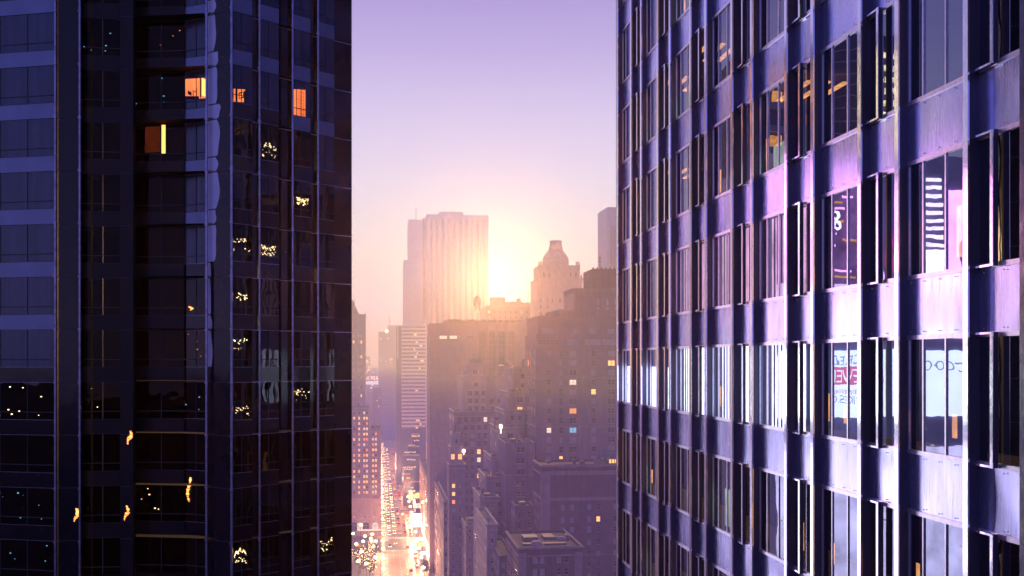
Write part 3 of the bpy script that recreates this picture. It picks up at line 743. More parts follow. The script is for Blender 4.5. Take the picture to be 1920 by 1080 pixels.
# low dark buildings under the slab, right side of the avenue
b=Bld('lit_office_block','dark low office block with broken lit window bands under the banded slab',sX(756,760),760.)
Y=760.
for (p0,p1,y0,y1,Yy) in ((756,787,922,855,760.),(765,787,860,838,775.),(772,787,840,815,790.)):
    mb=MB(); mb.box(sX(p0,Yy),sX(p1,Yy),Yy,Yy+12,1,sZ(y1,p0,Yy)); b.part('wall',mb,[M['glassy']])
for (y,p0,p1,c) in ((818,772,786,'warm'),(826,776,786,'white'),(835,766,778,'warm'),(848,758,778,'white'),(853,760,785,'amber'),(862,763,776,'white'),(876,757,776,'warm'),(880,758,774,'white'),(889,757,768,'amber'),(896,762,770,'warm'),(904,757,786,'amber'),(914,768,774,'white')):
    Yy=790. if y<838 else 775. if y<856 else 760.
    mb=MB(); x=sX(p0,Yy)
    while x<sX(p1,Yy):
        w=random.uniform(.3,1.6); z=sZ(y,p0,Yy)+random.uniform(-.2,.2); mb.box(x,x+w,Yy-.3,Yy-.01,z-.4,z+.5); x+=w+random.uniform(.2,.7)
    b.part('lit_window_band',mb,[M[c]])
b.finish()
Y=700.; b=Bld('theatre','low theatre with glowing yellow marquee band and sloping dark roof beside the bright pavement',27.,Y)
Xa,Xb=24.5,40.
mb=MB(); mb.box(Xa,Xb,Y,Y+40,0,sZ(936,760,Y)); b.part('wall',mb,[M['glassy']])
mb=MB(); z=sZ(929,760,Y)
for i in range(14): mb.box(Xa+i*1.1,Xa+i*1.1+.9,Y-.6,Y-.01,z-1.6-.4*(i%2),z+1.0+.3*(i%3)); 
b.part('marquee',mb,[emit('marquee_glow',(1,.55,.12),4,.5,.8)])
mb=MB(); mb.quad([(Xa,Y-24,7.5),(Xb,Y-24,7.5),(Xb,Y-.7,13),(Xa,Y-.7,13)]); mb.box(Xa,Xb,Y-23.9,Y-.7,.2,7.4)
for i in range(5): mb.box(Xa+1.5+i*3,Xa+1.7+i*3,Y-23,Y-2,9,13.2)
b.part('sloping_roof',mb,[M['copper']])
b.finish()

# left of the avenue
Y=640.; X0=sX(560,Y); X1=1.6; zt=sZ(765,690,Y)
b=Bld('grand_hotel','brick hotel with close grid of lit windows and arched base',X1,Y)
pit=9.85*Y/F_
cl=[X_at(p,Y)-X0 for p in (664,673.5,683,688,699.5,705)]
cols=[(c,1.35 if i!=1 else 1.2,1) for i,c in enumerate(cl)]
rows=rows_from(sZ(771.5,690,Y),pit,21,1.75,24)
b.tier(X0,X1-4,Y+.01,Y+30,2,sZ(765,690,Y),'brick_mauve',([c for c in cols if c[0]<X1-4-X0-1],rows),None,cornice=.8,lit=.74,pale=.05) if False else None
sh=sX(701,Y)
b.tier(X0,sX(693,Y),Y,Y+30,2,zt,'brick_mauve',([c for c in cols if c[0]+X0<sX(692,Y)-.5],rows),None,cornice=.8,lit=.72,pale=.08)
X2=sX(693,Y)+.01
b.tier(X2,X1,Y+.6,Y+30,2,sZ(803,705,Y),'brick_mauve',([(X0+c[0]-X2,c[1],1) for c in cols if c[0]+X0>X2],[r for r in rows if r[0]<sZ(808,705,Y)-1.7]),(cols_even(29,9,1.2),rows[:15]),cornice=.8,lit=.72,pale=.08,sside=lit_side(.4))
mb=MB(); z=sZ(959,690,Y); mb.box(X0,X1+.3,Y-.5,Y-.01,z,z+.8); z=sZ(969,690,Y); mb.box(X0,X1+.3,Y-.7,Y-.01,z-1.2,z); b.part('cornice',mb,[M['stone']])
mb=MB(); mb.box(X0,X1+.05,Y-.3,Y-.012,.2,24); b.part('stone_base',mb,[M['brick_trim']])
for px,st in ((664,'pane'),(674.5,'white'),(686.5,'pane'),(703.5,'white')):
    xc=X_at(px,Y-.3); w=1.9; zb=sZ(995,px,Y); za=sZ(985,px,Y)
    mb=MB(); arc=[(xc+w*math.cos(math.pi*i/10),Y-.34,za+w*math.sin(math.pi*i/10)) for i in range(11)]
    mb.quad([(xc-w,Y-.34,zb)]+[(xc+w,Y-.34,zb)]+arc)
    mb.box(xc-.08,xc+.08,Y-.42,Y-.345,zb,za+w,1); mb.box(xc-w,xc+w,Y-.42,Y-.345,za-.1,za+.1,1)
    b.part('arched_window',mb,[M[st],M['frame']])
for px in (664,674,684,688,701,706):
    mb=MB(); xc=X_at(px,Y-.3); z=sZ(973,px,Y); mb.box(xc-.55,xc+.55,Y-.36,Y-.31,z,z+1.7); b.part('window',mb,[M[random.choice(['pane','white','pane_pale'])]])
mb=MB(); mb.box(X1-14,X1+3,Y-3,Y-.75,4.0,4.6); b.part('entrance_canopy',mb,[emit('canopy_glow',(1,.62,.42),1.8)])
b.finish(100)
Y=705.; X0=sX(600,Y); X1=sX(685.5,Y); zt=sZ(589,670,Y)
b=Bld('gothic_tower','slender stone tower with steep roof beside the black glass tower',X1,Y)
cols=[(X_at(p,Y)-X0,1.2,1) for p in (663,672.5,677.5)]
rows=[(sZ(y,672,Y),2.1) for y in (772,762,745,729,710,697,684,672,644,633)]
b.tier(X0,X1,Y,Y+20,2,zt,'brick_mauve',(cols,rows),(cols_even(20,4,1.1),rows),cornice=.8,lit=.1,pale=.75)
mb=MB(); xs=sX(661,Y); za=sZ(562,663,Y)
xr=sX(673,Y)
mb.quad([(xr,Y+1,zt),(xs,Y+1,za),(xs-8,Y+1,za),(xs-14,Y+1,zt)]); mb.quad([(xr,Y+1,zt),(xr,Y+18,zt),(xs,Y+18,za),(xs,Y+1,za)]); mb.quad([(xs-14,Y+18,zt),(xs-8,Y+18,za),(xs,Y+18,za),(xr,Y+18,zt)])
b.part('steep_roof',mb,[M['copper']])
mb=MB(); x=sX(664,Y); mb.cyl(x,Y+1,za-6,za+1.2,.35,.12,5); mb.lathe(x,Y+1,[(.3,za-2),(.7,za-1.4),(.1,za-.8)],6); b.part('pinnacle',mb,[M['stone']])
mb=MB(); x=sX(685,Y); mb.cyl(x,Y+.5,zt-1,zt+2,.18,.08,5); b.part('pinnacle',mb,[M['stone']])
b.finish()
# far group that closes the avenue
Y=1400.
b=Bld('office_tower','grey-violet slab tower closing the avenue, with a light on its shoulder',sX(727,Y),Y)
for nm,p0,p1,py in (('wall',710,728,622),('wall',727,746,610)):
    x0,x1=sX(p0,Y),sX(p1,Y); zt=sZ(py,p0,Y); off=0 if p0==710 else 3
    mb=MB(); mb.box(x0,x1-.05,Y+off,Y+30,1,zt); z=zt-1
    while z>sZ(800,p0,Y):
        mb.box(x0-1.1,x1-.5,Y+off-.8,Y+off-.01,z-1.2,z,1); z-=3.8
    b.part(nm,mb,[M['brick_mauve'],M['concrete']])
mb=MB(); x=sX(746.5,Y); mb.box(x,x+1.6,Y,Y+20,1,sZ(612,746,Y)); b.part('edge_strip',mb,[M['stone_light']])
for i in range(16):
    mb=MB(); px=random.uniform(712,738); py=random.choice([636,672,674,676,678,681,690]); x=sX(px,Y); z=sZ(py,px,Y); mb.box(x,x+1.6,Y-1.5,Y-1.2,z,z+1.2); b.part('window',mb,[M[random.choice(['warm','white','amber'])]])
mb=MB(); x=sX(725,Y); z=sZ(621,725,Y); mb.lathe(x,Y-2,[(.1,z-2),(1.8,z-1),(2.2,z),(1.4,z+1.4),(0,z+2)],8); b.part('beacon',mb,[M['lamp']])
b.finish()
Y=1250.
b=Bld('office_block','darker mid-height block with brownish ribs in front of the grey-violet slab',sX(719,Y),Y)
mb=MB(); x0,x1=sX(718.5,Y),sX(743,Y); mb.box(x0,x1,Y,Y+20,40,sZ(688,720,Y)); 
z=sZ(690,720,Y)
while z>42: mb.box(x0-.5,x1,Y-.5,Y-.01,z-1,z,1); z-=3.6
b.part('wall',mb,[M['brick_red'],M['concrete']]); b.finish()
b=Bld('dark_block','low dark block with teal-grey roof left of the avenue end',sX(700,1100),1100.)
mb=MB(); Y=1100.
mb.box(sX(699,Y),sX(716,Y),Y,Y+20,1,sZ(726,700,Y)); mb.box(sX(707,Y),sX(716.4,Y),Y-3,Y-.01,1,sZ(740,700,Y)); b.part('wall',mb,[M['glassy']])
mb=MB(); mb.box(sX(690,Y),sX(699,Y)-.1,Y+5,Y+20,1,sZ(735,690,Y)); b.part('annexe',mb,[M['brick_mauve']])
for i in range(10):
    mb=MB(); px=random.uniform(700,714); py=random.uniform(745,830); x=sX(px,Y-3.2); z=sZ(py,px,Y-3.2); mb.box(x,x+1,Y-3.3,Y-3.05,z,z+1); b.part('window',mb,[M[random.choice(['warm','amber'])]])
b.finish()
# rooftop sign
Y=1500.; sg=empty('rooftop_sign',(sX(698,Y),Y,sZ(712,698,Y)),'pale glowing rooftop sign with block letters in the far haze','sign')
cu=D.curves.new('letters','FONT'); cu.body='SILVER'; cu.size=7; cu.extrude=.2; to=D.objects.new('tmp',cu); COL.objects.link(to)
bpy.context.view_layer.update()
me=D.meshes.new_from_object(to.evaluated_get(bpy.context.evaluated_depsgraph_get())); D.objects.remove(to)
me.materials.clear(); me.materials.append(emit('sign_letters',(1,.45,.35),4))
o=link('letters',me,sg,(-11,-.5,0)); o.rotation_euler=(math.radians(90),0,0)
mb=MB(); mb.box(-13,14,0,1,-7,-2); mb.build('lit_panel',emit('sign_panel',(1,.8,.75),1.6,.3,.5),sg)
mb=MB(); [mb.box(x,x+.4,.2,.8,-7-40,5.5) for x in (-12,-4,4,12)]; mb.build('support_frame',M['metal'],sg)
# far ridge of city with twinkling lights
for i,(p0,p1,py) in enumerate(((686,694,668),(693,700,700),(699,706,690),(704,712,705),(688,704,722))):
    Y=1600.+i*60
    o_=Bld('distant_block','hazy %s block low on the horizon %s'%(('pinkish','squat','grey','stubby','broad')[i],('beside the gothic tower','behind the rooftop sign','above the rooftop sign','left of the slab tower','under the rooftop sign')[i]),sX(p0,Y),Y,'distant blocks on the horizon')
    mb=MB(); mb.box(sX(p0,Y),sX(p1,Y),Y,Y+30,0,sZ(py,p0,Y)); o_.part('wall',mb,[M['brick_mauve']])
    for k in range(7):
        mb=MB(); px=random.uniform(p0+.5,p1-.5); yy=random.uniform(py+3,py+40); x=sX(px,Y); z=sZ(yy,px,Y); r=random.uniform(.7,2.0); mb.box(x-r,x+r,Y-.5,Y-.1,z-r,z+r); o_.part('window',mb,[M[random.choice(['warm','amber','white'])]])
    o_.finish()

# ------------------------------------------------------------------ right tower: folded metal facade along the avenue
A=19.0; WX=19.45; PER=.2012e-3*36724; YN=36724/1100.-2.5+.0
RT=empty('metal_office_tower',(A,28,0),'office tower on the right with bright-edged dark metal fins, violet spandrels and tall windows','tower')
RO=Vector((A,28,0))
def rt(name,mb,mats,label=None,kind=None):
    mb.v=[(a-RO.x,b-RO.y,c) for a,b,c in mb.v]; o=mb.build(name,mats,RT)
    if label: o['label']=label
    if kind: o['kind']=kind
    return o
def warpmetal(name,col,rough,metal,bump,scale,stretch=(1,1,1),noise=.06):
    m=pbr(name,col,rough,metal,noise,.8,bump,scale,stretch=stretch); return m
m_span=warpmetal('spandrel_metal',(.68,.69,1.0),.20,.94,.20,.5,(1,.9,.35),.16)
_N,_L=nt(m_span); _b=_N['Principled BSDF']; _tc=[n for n in _N if n.type=='TEX_COORD'][0]
_mp=_N.new('ShaderNodeMapping'); _mp.inputs['Scale'].default_value=(1,22,.9); _n=_N.new('ShaderNodeTexNoise'); _n.inputs['Scale'].default_value=1; _n.inputs['Detail'].default_value=7
_mr=_N.new('ShaderNodeMapRange'); _mr.inputs['From Min'].default_value=.3; _mr.inputs['From Max'].default_value=.7; _mr.inputs['To Min'].default_value=.15; _mr.inputs['To Max'].default_value=.29
_L.new(_tc.outputs['Object'],_mp.inputs[0]); _L.new(_mp.outputs[0],_n.inputs['Vector']); _L.new(_n.outputs['Fac'],_mr.inputs[0]); _L.new(_mr.outputs[0],_b.inputs['Roughness'])
_m2=_N.new('ShaderNodeMix'); _m2.data_type='RGBA'; _m2.blend_type='MULTIPLY'; _src=_b.inputs['Base Color'].links[0].from_socket
_r2=_N.new('ShaderNodeMapRange'); _r2.inputs['From Min'].default_value=.35; _r2.inputs['From Max'].default_value=.6; _r2.inputs['To Min'].default_value=.90; _r2.inputs['To Max'].default_value=1.0
_L.new(_n.outputs['Fac'],_r2.inputs[0]); _m2.inputs[0].default_value=1; _L.new(_src,_m2.inputs[6]); _L.new(_r2.outputs[0],_m2.inputs[7]); _L.new(_m2.outputs[2],_b.inputs['Base Color'])
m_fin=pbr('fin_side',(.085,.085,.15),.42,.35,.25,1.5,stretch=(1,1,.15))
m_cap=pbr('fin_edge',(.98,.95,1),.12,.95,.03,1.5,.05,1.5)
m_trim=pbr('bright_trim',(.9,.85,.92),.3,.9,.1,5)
m_glassR=glass('tower_glass',(.72,.74,.95),1.0,3.6,.05,.55,0,gcol=(.74,.80,1))
m_in=pbr('dark_room',(.07,.065,.13),.9,noise=.5,nscale=.4)
m_ylw=emit('room_light_green',(.62,.78,.42),.75,.35,.7)
m_wht=emit('white_panel_glow',(.80,.88,1),4.2,.25,1.2)
m_blind=pbr('vertical_slat',(.06,.045,.07),.5,noise=.2)
m_rose=emit('rose_light',(1,.50,.70),1.3,.4,.8)
m_org=emit('orange_room_light',(1,.42,.12),1.6,.4,2)
zrow=lambda r:(H+.855+6.4*(r)-4.21,H+.855+6.4*r)      # window bottom / top of row r
ROWS=range(-4,7)
ZB,ZT=zrow(-4)[0]-2.2,zrow(6)[1]+2.2
edges=[]    # fin positions; wide bay between (2k, 2k+1)
y=YN
seq=[YN-2.97,YN]
for k in range(8):
    seq.append(YN+PER*k+4.45); seq.append(YN+PER*(k+1))
seq=[YN-2.97-4.45]+seq[:-1]
seq=[v for v in seq if v<80.3]
YEND=seq[-1]
inview=lambda yy,z: -60<proj(WX,yy,z)[0]<2100 and -60<proj(WX,yy,z)[1]<1140
grid=MB()
for i,yf in enumerate(seq):
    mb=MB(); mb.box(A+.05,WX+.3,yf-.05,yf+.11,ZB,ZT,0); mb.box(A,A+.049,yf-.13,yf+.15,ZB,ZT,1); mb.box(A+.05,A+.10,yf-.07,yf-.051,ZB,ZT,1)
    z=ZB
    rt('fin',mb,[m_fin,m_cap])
WIDEROOM={}
for i in range(len(seq)-1):
    ya,yb=seq[i]+.11,seq[i+1]-.05         # near, far
    wide=(seq[i+1]-seq[i])>3.6
    bay=i
    for r in ROWS:
        z0,z1=zrow(r)
        vis=inview((ya+yb)/2,z0) or inview((ya+yb)/2,z1)
        # spandrel above this window, gently dished sheet
        mb=MB() if vis else grid
        off=1 if not vis else 0
        ns,nz=8,5
        zs0,zs1=z1+.07,z1+2.19-.07
        dish=random.uniform(-.035,.045)
        vv=[[(WX+dish*math.sin(math.pi*a/ns)*math.sin(math.pi*c/nz)+.02*math.sin(i*1.7+r)*a/ns, ya+(yb-ya)*a/ns, zs0+(zs1-zs0)*c/nz) for a in range(ns+1)] for c in range(nz+1)]
        if vis:
            base=len(mb.v)
            for row in vv: mb.v+=row
            for c in range(nz):
                for a in range(ns):
                    k=base+c*(ns+1)+a; mb.f.append((k,k+ns+1,k+ns+2,k+1)); mb.m.append(0); mb.sm.append(True)
            jy=ya+(yb-ya)*(.52 if wide else .5)
            mb.box(WX-.012,WX-.006+.0,ya+.03,ya+.05,zs0+.05,zs1-.05,1)
            for zf in (zs0+.12,zs1-.12):
                for q in range(5 if wide else 3):
                    yf_=ya+.15+(yb-ya-.3)*q/(4 if wide else 2); mb.box(WX-.055,WX-.03,yf_-.02,yf_+.02,zf-.02,zf+.02,1)
            rt('spandrel_panel',mb,[m_span,m_fin])
        else:
            grid.quad([(WX,ya,zs0),(WX,ya,zs1),(WX,yb,zs1),(WX,yb,zs0)],1)
        mb=MB() if vis else grid
        # window: frame, bars, sheet of glass
        f=.09
        T=2 if not vis else 0
        mb.box(WX-.05,WX+.06,ya,yb,z0-.07,z0+f,T); mb.box(WX-.05,WX+.06,ya,yb,z1-f,z1+.07,T)
        mb.box(WX-.03,WX+.05,ya,ya+.16 if wide else ya+.10,z0+f,z1-f,T)
        if wide:
            for fr_ in (.42,.76): yy=ya+(yb-ya)*fr_; mb.box(WX-.02,WX+.05,yy-.04,yy+.04,z0+f,z1-f,T)
            mb.box(WX-.02,WX+.05,yb-.05,yb,z0+f,z1-f,T)
        if vis: wn=rt('window',mb,[m_trim]); 
        if vis:
            p=MB(); tl=random.uniform(-.006,.006); p.quad([(WX+.03,ya,z0+f),(WX+.03+tl,ya,z1-f),(WX+.03+tl,yb,z1-f),(WX+.03,yb,z0+f)])
            p.v=[(a-RO.x,b-RO.y,c) for a,b,c in p.v]; p.build('pane',m_glassR,wn)
        else: grid.quad([(WX+.03,ya,z0+f),(WX+.03,ya,z1-f),(WX+.03,yb,z1-f),(WX+.03,yb,z0+f)],0)
        if not wide:   # small box fin dividing the narrow window
            ym=ya+(yb-ya)*.60; m2=MB() if vis else grid
            o0=0 if vis else 0
            if vis:
                m2.box(WX-.24,WX-.06,ym,ym+.10,z0-.05,z1+.05,0); m2.box(WX-.27,WX-.241,ym-.03,ym+.12,z0-.05,z1+.05,1)
                m2.box(WX-.24,WX-.051,ym+.101,yb,z1-.02,z1+.05,1); m2.box(WX-.24,WX-.051,ym+.101,yb,z0-.05,z0+.02,1)
                rt('casement_fin',m2,[m_fin,m_cap])
        # what stands behind the glass
        if vis:
            lit=None
            if wide:
                px=proj(WX,(ya+yb)/2,z0)[0]
                if r in (0,1) and 1235<px<1480: lit='slats'
                elif r==0 and px<1250: lit='white'
            rng=random.random()
            if lit=='slats':
                mb=MB(); mb.box(WX+.55,WX+.6,ya,yb,z0,z1,0)
                rt('light_or_reflection_panel',mb,[m_wht if r==0 else m_rose])
                mb=MB(); n_=9
                for k in range(n_):
                    yy=ya+.1+(yb-ya-.2)*(k+.5)/n_; mb.box(WX+.12,WX+.15,yy-.03,yy+.10+.12*random.random(),z0+.05,z1-.05,0)
                rt('vertical_blind',mb,[m_blind])
            elif lit=='white':
                mb=MB(); mb.box(WX+.4,WX+.44,ya,yb,z0,z0+2.9,0); rt('light_or_reflection_panel',mb,[m_wht])  # glowing sheet added behind the glass, imitating a white reflection
            elif wide and rng<.33 and r not in (0,1):
                mb=MB(); w=random.uniform(.3,.6); mb.box(WX+.7,WX+.74,yb-(yb-ya)*w,yb-.1,z0+.1,z0+(z1-z0)*random.uniform(.3,.55),0); rt('lit_room_wall',mb,[m_ylw])
                mb=MB()
                for k in range(3): mb.box(WX+.8+k*.9,WX+1.1+k*.9,ya+.3,yb-.3,z1-.35,z1-.28,0)
                rt('ceiling_light',mb,[m_org])
            elif rng<.5:
                mb=MB(); yy=random.uniform(ya+.3,yb-.6); mb.box(WX+.8,WX+.85,yy,yy+.25,z0+.6,z0+random.uniform(1.2,2.6),0); rt('lit_room_wall',mb,[m_org])
mb=MB()
mb.box(WX+4.,WX+4.2,seq[0]-3,YEND,ZB,ZT); 
for r in ROWS:
    z0,z1=zrow(r); mb.box(WX+.10,WX+3.99,seq[0]-3,YEND-.1,z1+.15,z1+2.0)
rt('floor_slabs',mb,[m_in])
mb=MB(); mb.box(A+.03,WX+30,YEND+.14,YEND+.5,ZB,ZT); mb.box(WX+4.21,WX+30,seq[0]-3,YEND+.13,ZB,ZT); mb.box(WX+.02,WX+4.2,seq[0]-3.3,seq[0]-3.01,ZB,ZT); mb.box(WX+.02,WX+30,seq[0]-3,YEND,2,ZB-.01); rt('rear_wall',mb,[m_fin])
o=rt('window_grid',grid,[m_glassR,m_span,m_trim],kind='stuff')

# ------------------------------------------------------------------ left tower: black glass tower with the sky's reflection painted blue
SCL=2.9
def zc_of(p): return F_*SCL/p
LT0=cam_pt(410,54)
LT=empty('black_glass_tower',(LT0.x,LT0.y,0),'black glass tower on the left with blue panels and orange-lit rooms','tower')  # the panels' blue is reflected sky painted into their colour
def lt(name,mb,mats,label=None,kind=None,parent=None):
    mb.v=[(a-LT0.x,b-LT0.y,c) for a,b,c in mb.v]; o=mb.build(name,mats,parent or LT)
    if label: o['label']=label
    if kind: o['kind']=kind
    return o
PITCH=2.87; ZS0=H+16.86     # top of the spandrel in row 0
m_spanL=pbr('sky_reflection_spandrel',(.20,.23,.37),.28,.25,.12,.7,.03,1.,spec=.6)  # blue puts the reflected sky into the panel colour
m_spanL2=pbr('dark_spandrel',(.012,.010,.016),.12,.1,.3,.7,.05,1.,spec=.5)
m_winL=pbr('sky_reflection_glass',(.035,.05,.10),.2,.1,.35,1.3,.04,.8,spec=.7,stretch=(2.5,2.5,.15))  # reflected dusk sky painted into the glass colour, no curtain here
m_winL2=glass('black_glass',(.10,.09,.13),1,1.45,.10,.7,0)
m_blk=glass('recess_glass',(.10,.09,.13),1,1.22,.12,.7,0)
m_pierD=pbr('recess_pier',(.008,.007,.012),.35,.0,.2,.6,.2,.35,spec=.25)
m_pier=pbr('pier_glass',(.012,.011,.020),.12,.0,.2,.6,.25,.35,spec=.35)
m_pierlit=pbr('pier_wave_reflection',(.75,.75,.95),.4,.0,.1,.6)
m_mul=pbr('steel_mullion',(.30,.29,.42),.3,.85,.3,4)
m_line=pbr('dark_joint',(.02,.02,.04),.5)
m_room=emit('orange_room',(1,.22,.075),1.25,.35,.9)
m_dim=emit('dim_red_room',(1,.16,.06),.07,.6,1)
m_room2=emit('bright_orange_glow',(1,.33,.08),3.2,.2,1)
m_sil=pbr('room_silhouette',(.05,.02,.04),.8)
m_lightS=emit('mirrored_light_glow',(1,.72,.35),2.6,.7,1.5)  # glow for the light reflections painted on the panes
m_black=pbr('black_back',(.006,.005,.008),.9,noise=0)
segs=[('win',-150,103,97.2,100.3,0),('mul',103,106,100.6,100.6,0),('pier',106,149,100.2,99.8,0),('mul',149,152,100.4,100.4,0),
 ('blk',152,225,98.6,98.2,0),('pier',225,250,98.9,98.9,0),('blk',250,345,97.2,97.6,0),('win',345,386,97.4,98.4,0),('mul',386,389.5,99.6,99.6,0),
 ('wave',389.5,433,99.2,100.8,0),('mul',433,436.5,101.4,101.4,0),('win',436.5,473,100.6,99.2,1),('gap',473,486,98.6,98.0,1),('mul',486,488.5,99.0,99.0,0),
 ('win',488.5,523,98.3,96.9,1),('gap',523,548,96.0,95.0,1),('mul',548,550.5,96.2,96.2,0),('win',550.5,582,95.5,94.2,1),('gap',582,595.5,93.6,93.0,1),('mul',595.5,598,94,94,0),
 ('win',598,627,93.4,92.2,1),('gap',627,659.5,92.0,90.8,1)]
def seg_pts(s): return cam_pt(s[1],zc_of(s[3])),cam_pt(s[2],zc_of(s[4]))
ZTOP,ZBOT=ZS0+PITCH*3.3,ZS0-PITCH*12.2
plan=[]
# how far down the painted blue sky reflection goes (photo y) on every column
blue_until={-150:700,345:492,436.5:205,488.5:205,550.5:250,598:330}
random.seed(5)
for s in segs:
    typ=s[0]; p0,p1=seg_pts(s); d=(p1-p0).normalized(); n=Vector((-d.y,d.x,0)); 
    if n.y>0: n=-n
    if (p0+p1).dot(n)>0 and False: n=-n
    # outward normal points back to the camera
    if n.dot(p0)>0: n=-n
    plan+= [p0,p1]
    ln=(p1-p0).length
    if typ=='mul':
        mb=MB(); mb.obox(p0,p1,n,-.05,.10,ZBOT,ZTOP); 
        for k in range(-3,13): z=ZS0-PITCH*k-.83; mb.obox(p0-d*.03,p1+d*.03,n,.0,.13,z-.06,z+.06)
        lt('mullion',mb,[m_mul]); continue
    if typ in('pier','gap','wave'):
        mb=MB(); mb.obox(p0,p1,n,-.4,0 if typ!='gap' else -.02,ZBOT,ZTOP,0)
        for k in range(-3,13):
            z=ZS0-PITCH*k-.83; mb.obox(p0,p1,n,.001,.012,z-.02,z+.02,1)
        if typ=='wave': 
            pass
        lt('pier',mb,[m_pierD if s[1]==225 else m_pier if typ!='gap' else m_spanL2,m_line if typ!='gap' else m_mul])
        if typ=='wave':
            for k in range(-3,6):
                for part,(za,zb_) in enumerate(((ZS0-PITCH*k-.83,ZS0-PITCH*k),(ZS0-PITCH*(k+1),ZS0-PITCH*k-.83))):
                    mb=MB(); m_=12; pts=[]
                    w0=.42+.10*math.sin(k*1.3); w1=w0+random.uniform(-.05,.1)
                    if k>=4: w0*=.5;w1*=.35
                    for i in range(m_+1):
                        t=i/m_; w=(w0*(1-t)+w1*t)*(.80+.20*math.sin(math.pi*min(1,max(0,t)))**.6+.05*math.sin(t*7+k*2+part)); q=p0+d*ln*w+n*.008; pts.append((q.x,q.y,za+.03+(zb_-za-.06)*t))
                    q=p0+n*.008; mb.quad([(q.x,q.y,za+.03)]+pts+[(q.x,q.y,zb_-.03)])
                    lt('wave_reflection_panel',mb,[m_pierlit]) if False else lt('pale_sky_reflection',mb,[m_pierlit])  # wavy-edged sky reflection painted on the pier as a pale sheet
        continue
    lim=blue_until.get(s[1],-1)
    for k in range(-3,12):
        zt=ZS0-PITCH*k; zs=zt-.83; zw=zt-PITCH
        cy=proj(p1.x,p1.y,zs)[1]
        if cy>1100 or cy<-130: continue
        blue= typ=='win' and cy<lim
        # spandrel
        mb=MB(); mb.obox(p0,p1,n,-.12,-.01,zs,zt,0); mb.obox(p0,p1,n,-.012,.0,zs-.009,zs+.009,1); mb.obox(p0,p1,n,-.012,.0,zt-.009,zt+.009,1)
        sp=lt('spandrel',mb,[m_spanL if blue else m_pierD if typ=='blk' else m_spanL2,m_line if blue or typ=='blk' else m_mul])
        blu2= typ=='win' and cy<lim-20
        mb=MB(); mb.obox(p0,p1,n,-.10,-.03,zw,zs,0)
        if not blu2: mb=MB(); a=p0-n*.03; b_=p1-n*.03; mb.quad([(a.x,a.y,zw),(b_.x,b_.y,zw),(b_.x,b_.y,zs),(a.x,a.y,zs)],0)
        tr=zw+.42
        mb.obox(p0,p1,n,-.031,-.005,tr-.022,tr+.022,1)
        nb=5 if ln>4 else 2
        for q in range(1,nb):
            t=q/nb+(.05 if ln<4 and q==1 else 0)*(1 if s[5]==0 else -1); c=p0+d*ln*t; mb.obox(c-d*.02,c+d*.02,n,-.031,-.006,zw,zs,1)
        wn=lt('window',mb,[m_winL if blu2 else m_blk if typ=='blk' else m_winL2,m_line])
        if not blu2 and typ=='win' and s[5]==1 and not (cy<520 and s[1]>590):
            # glowing dashes on the pane imitate wavy reflections of city lights
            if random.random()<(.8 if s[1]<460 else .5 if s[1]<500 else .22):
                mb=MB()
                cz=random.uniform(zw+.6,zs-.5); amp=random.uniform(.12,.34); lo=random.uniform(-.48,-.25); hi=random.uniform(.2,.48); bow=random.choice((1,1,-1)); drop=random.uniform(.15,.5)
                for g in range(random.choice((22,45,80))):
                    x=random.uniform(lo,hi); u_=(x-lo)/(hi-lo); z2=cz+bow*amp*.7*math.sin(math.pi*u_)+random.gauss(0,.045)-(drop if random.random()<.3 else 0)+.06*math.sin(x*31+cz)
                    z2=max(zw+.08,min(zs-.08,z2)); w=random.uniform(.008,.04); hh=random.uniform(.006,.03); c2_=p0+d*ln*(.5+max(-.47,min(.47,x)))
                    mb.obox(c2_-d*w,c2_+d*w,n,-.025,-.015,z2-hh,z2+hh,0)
                lt('light_reflections',mb,[m_lightS],parent=wn) if False else None
                mb.v=[(a-LT0.x,b-LT0.y,c) for a,b,c in mb.v]; mb.build('light_reflection',[m_lightS],wn)
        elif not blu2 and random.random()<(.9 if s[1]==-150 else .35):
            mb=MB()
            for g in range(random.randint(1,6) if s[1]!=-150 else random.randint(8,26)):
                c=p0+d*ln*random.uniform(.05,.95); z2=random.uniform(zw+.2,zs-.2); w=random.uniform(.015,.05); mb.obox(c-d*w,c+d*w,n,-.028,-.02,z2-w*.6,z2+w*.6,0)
            mb.v=[(a-LT0.x,b-LT0.y,c) for a,b,c in mb.v]; mb.build('reflected_dots',[random.choice([m_lightS,M['amber'],M['cyan'],M['cyan']])],wn)  # glowing dots imitate city lights mirrored in the glass
